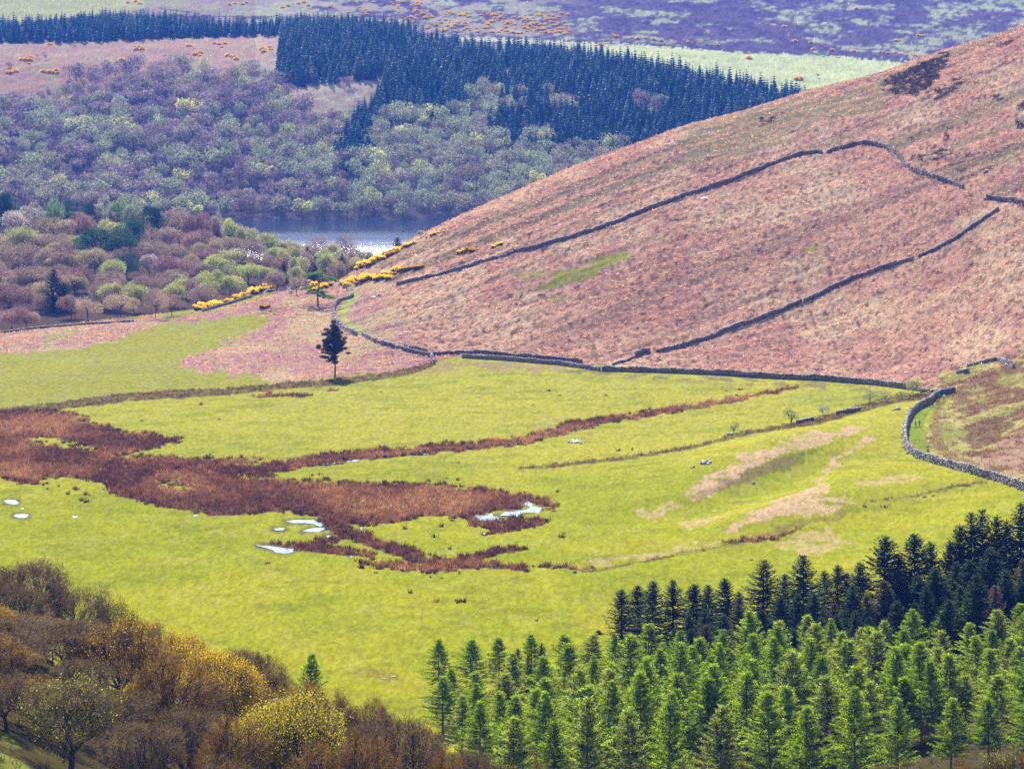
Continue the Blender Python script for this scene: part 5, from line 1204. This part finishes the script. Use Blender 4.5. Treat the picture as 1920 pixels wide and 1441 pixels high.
# ------------------------------------------------------------------ walkers
def skin_mesh(name, verts, edges, radii, mat, sub=1):
    me = bpy.data.meshes.new(name); me.from_pydata(verts, edges, []); o = bpy.data.objects.new(name, me); COL.objects.link(o)
    sk_ = o.modifiers.new('s', 'SKIN'); sk_.use_smooth_shade = True
    for i, r_ in enumerate(radii):
        me.skin_vertices[0].data[i].radius = (r_, r_*.85)
        me.skin_vertices[0].data[i].use_root = (i == 0)
    sb = o.modifiers.new('b', 'SUBSURF'); sb.levels = sub; sb.render_levels = sub
    dg = bpy.context.evaluated_depsgraph_get(); out = bpy.data.meshes.new_from_object(o.evaluated_get(dg)); bpy.data.objects.remove(o)
    out.name = name; out.materials.clear(); out.materials.append(mat); return out
def flat(name, c, rough=.8): return plain_mat(name, tuple(x*.8 for x in c), c, 6, rough, tone=False)
M_SKIN = flat('skin', (.45,.27,.20)); M_HAIR = flat('hair', (.05,.035,.025))
def body_meshes(stride):
    s = stride
    V = [(0,0,.95),(0,0,1.1),(0,0,1.32),(0,-.01,1.46),(0,-.02,1.53),(0,-.03,1.60),(0,-.03,1.69),(0,-.02,1.75)]; R_ = [.14,.125,.15,.065,.055,.075,.095,.05]
    E = [(i, i+1) for i in range(7)]
    def add(p, r, par): V.append(p); R_.append(r); E.append((par, len(V)-1)); return len(V)-1
    arms = {}
    for sd in (-1, 1):
        a = add((sd*.19,0,1.40), .055, 2); b_ = add((sd*.25,.05*sd*s,1.12), .042, a); c = add((sd*.27,.05*sd*s-.10,.90), .028, b_); d = add((sd*.275,.05*sd*s-.13,.84), .032, c)
        arms[sd] = (a, b_, c, d)
        for k in range(4):
            f1 = add((sd*.28,.05*sd*s-.155+.022*k,.79-.004*abs(k-1.5)), .009, d); add((sd*.27,.05*sd*s-.15+.022*k,.755-.006*abs(k-1.2)), .008, f1)
        t = add((sd*.255,.05*sd*s-.17,.83), .010, d); add((sd*.25,.05*sd*s-.185,.80), .008, t)
        l = add((sd*.10,0,.90), .10, 0); kn = add((sd*.11,-.10*sd*s-.02,.50), .062, l); an = add((sd*.11,-.20*sd*s+.06,.09), .042, kn); add((sd*.12,-.20*sd*s-.10,.035), .038, an)
    body = skin_mesh('body', V, E, R_, M_SKIN)
    J = [(0,0,.92),(0,0,1.12),(0,0,1.33),(0,0,1.45)]; JE = [(0,1),(1,2),(2,3)]; JR = [.185,.165,.185,.085]
    for sd in (-1, 1):
        n = len(J); J += [(sd*.20,0,1.41),(sd*.26,.05*sd*s,1.12),(sd*.275,.05*sd*s-.09,.92)]; JR += [.078,.066,.052]; JE += [(2,n),(n,n+1),(n+1,n+2)]
    Tv = [(0,0,.98)]; TE = []; TR = [.155]
    for sd in (-1, 1):
        n = len(Tv); Tv += [(sd*.10,0,.86),(sd*.11,-.10*sd*s-.02,.50),(sd*.11,-.20*sd*s+.06,.11)]; TR += [.115,.080,.066]; TE += [(0,n),(n,n+1),(n+1,n+2)]
    return body, (J, JE, JR), (Tv, TE, TR)
def hair_mesh():
    rng = np.random.default_rng(4); g = Geo(); n = 260; d = norm(rng.normal(size=(n, 3))+[0, .3, .4]); d = d[(d[:, 2] > -.1) | (d[:, 1] > .3)]; n = len(d)
    slivers(g, d*[.088, .10, .10]+[0, -.02, 1.70], norm(np.cross(d, [0, 0, 1.])*.5+[0, .3, -1]), .07, .03, rng.uniform(0, 1, n), rng); return g.mesh('hair', M_HAIR)
def face_mesh():
    g = Geo()
    for c, s_ in (((-.032,-.112,1.69),(.02,.012,.012)),((.032,-.112,1.69),(.02,.012,.012)),((0,-.118,1.635),(.045,.01,.01))):
        boxes(g, np.array([c]), np.array([[1.,0,0]]), np.array([[0,1.,0]]), np.array([[0,0,1.]]), np.array([s_]), .5, jit=0)
    return g.mesh('face', flat('features', (.10,.04,.035)))
def nose_mesh():
    g = Geo(); g.add([(-.014,-.108,1.65),(.014,-.108,1.65),(0,-.105,1.70),(0,-.138,1.655)], [(0,3,2),(3,1,2),(0,1,3)]); return g.mesh('nose', M_SKIN)
BD = {s: body_meshes(s) for s in (1, -1, .4)}; HAIR = hair_mesh(); FACE = face_mesh(); NOSE = nose_mesh()
_jc = {}
def person(x, y, jc, tc, rot, s, label, pack=None):
    b = gp(x, y); e = link(bpy.data.objects.new('person', None)); e.location = b; e.rotation_euler = (0, 0, rot); e.scale = (1.05,)*3; tag(e, label, 'person')
    bd, J, T_ = BD[s]; link(bpy.data.objects.new('body', bd), e)
    link(bpy.data.objects.new('jacket', skin_mesh('jacket', *J, flat('jacket', jc))), e); link(bpy.data.objects.new('trousers', skin_mesh('trousers', *T_, flat('trousers', tc))), e)
    link(bpy.data.objects.new('hair', HAIR), e); link(bpy.data.objects.new('face', FACE), e); link(bpy.data.objects.new('nose', NOSE), e)
    g = Geo()
    for sd in (-1, 1):
        boxes(g, np.array([(sd*.115,-.20*sd*s-.02,.045)]), np.array([[1.,0,0]]), np.array([[0,1.,0]]), np.array([[0,0,1.]]), np.array([(.11,.28,.10)]), .5, jit=.1)
    g.obj('shoes', M_HAIR, e)
    if pack:
        g = Geo(); rng = np.random.default_rng(5); boxes(g, np.array([(0,.22,1.22),(0,.30,1.12)]), np.array([[1.,0,0]]*2), np.array([[0,1.,0]]*2), np.array([[0,0,1.]]*2), np.array([(.30,.18,.44),(.22,.08,.2)]), .5, rng, .15)
        o = g.obj('rucksack', flat('rucksack', pack)); o.parent = None; o.location = b; o.rotation_euler = (0, 0, rot); o.scale = (1.05,)*3; tag(o, pack_label.pop(0), 'rucksack')
pack_label = ['dark green rucksack on the back of the pale blue walker of the front pair', 'red rucksack on the back of the walker between the dark group and the blue one']
person(1717, 801, (.42,.60,.82), (.03,.03,.05), PI*.95, 1, 'person in a pale blue top walking on the lane, left of the front pair', (.03,.06,.04))
person(1724, 800, (.025,.05,.045), (.02,.02,.03), PI*1.05, -1, 'person in dark green clothes walking on the lane, right of the front pair')
person(1740, 853, (.10,.05,.12), (.02,.02,.03), PI, 1, 'person in dark purple clothes just inside the wall at the near bend of the lane')
person(1743.5, 763, (.03,.04,.16), (.02,.02,.04), PI*.9, 1, 'person in a navy jacket at the left of the group below the wall')
person(1749, 762, (.02,.02,.05), (.02,.02,.03), PI, -1, 'person in black beside the navy jacket in the walking group')
person(1757, 760, (.04,.03,.12), (.02,.03,.12), PI*1.1, .4, 'person in dark blue beside the red jacket in the walking group', (.6,.02,.03))
person(1760.5, 757, (.62,.02,.03), (.02,.02,.05), PI, 1, 'person in a red jacket in the middle of the walking group')
person(1761, 748, (.02,.10,.08), (.02,.02,.03), PI, -1, 'person in dark teal behind the red jacket')
person(1770, 750, (.35,.62,.85), (.05,.05,.08), PI*1.05, 1, 'person in a light blue jacket at the right of the walking group')
person(636, 539, (.12,.10,.40), (.05,.05,.15), PI, 1, 'person in blue-violet clothes at the top of the lane by the gorse')
EXPO = 2.4
# ------------------------------------------------------------------ air, sky, sun, camera
def haze():
    m, nt, out = nodes('haze'); v = N(nt, 'ShaderNodeVolumePrincipled')
    v.inputs['Color'].default_value = (.07,.23,1.,1); v.inputs['Density'].default_value = HAZE; v.inputs['Anisotropy'].default_value = .2
    nt.links.new(v.outputs[0], out.inputs['Volume'])
    g = Geo(); c = np.array([[0, 2300, 120.]]); e = np.eye(3)
    boxes(g, c, e[0][None], e[1][None], e[2][None], np.array([[5200, 4900, 290.]]), .5, jit=0)
    tag(g.obj('haze', m), kind='stuff')
HAZE = .000035
haze()
W = bpy.data.worlds.new('World'); SC.world = W; W.use_nodes = True
nt = W.node_tree; nt.nodes.clear(); out = nt.nodes.new('ShaderNodeOutputWorld'); bg = nt.nodes.new('ShaderNodeBackground')
sk = nt.nodes.new('ShaderNodeTexSky'); sk.sky_type = 'NISHITA'; sk.sun_disc = False
sk.sun_elevation = SUN_EL; sk.sun_rotation = SUN_AZ; sk.air_density = 1.; sk.dust_density = 1.5; sk.altitude = 250
bg.inputs[1].default_value = .052
nt.links.new(sk.outputs[0], bg.inputs[0]); nt.links.new(bg.outputs[0], out.inputs[0])
ld = bpy.data.lights.new('sun', 'SUN'); ld.energy = 5; ld.angle = math.radians(.5); ld.color = (1, .95, .86)
lo = link(bpy.data.objects.new('sun', ld))
import mathutils
sd = mathutils.Vector((math.sin(SUN_AZ)*math.cos(SUN_EL), math.cos(SUN_AZ)*math.cos(SUN_EL), math.sin(SUN_EL)))
lo.rotation_euler = sd.to_track_quat('Z', 'Y').to_euler(); lo.location = sd*200
cd = bpy.data.cameras.new('camera'); cam = link(bpy.data.objects.new('camera', cd)); SC.camera = cam
cd.sensor_width = 36; cd.lens = 36*F/1920; cd.shift_y = -(720.5-YH)/1920; cd.clip_start = 1; cd.clip_end = 9000
cam.location = (0, 0, H); cam.rotation_euler = (PI/2, 0, 0)
vs = SC.view_settings; vs.view_transform = 'Standard'; vs.look = 'None'; vs.exposure = EXPO; vs.gamma = 1; vs.use_curve_mapping = False
SC.cycles.volume_bounces = 0; SC.cycles.max_bounces = 5; SC.cycles.transparent_max_bounces = 4
SC.cycles.diffuse_bounces = 2; SC.cycles.glossy_bounces = 2; SC.cycles.use_adaptive_sampling = True
SC.cycles.use_denoising = False; SC.cycles.sample_clamp_direct = 12; SC.cycles.sample_clamp_indirect = 4
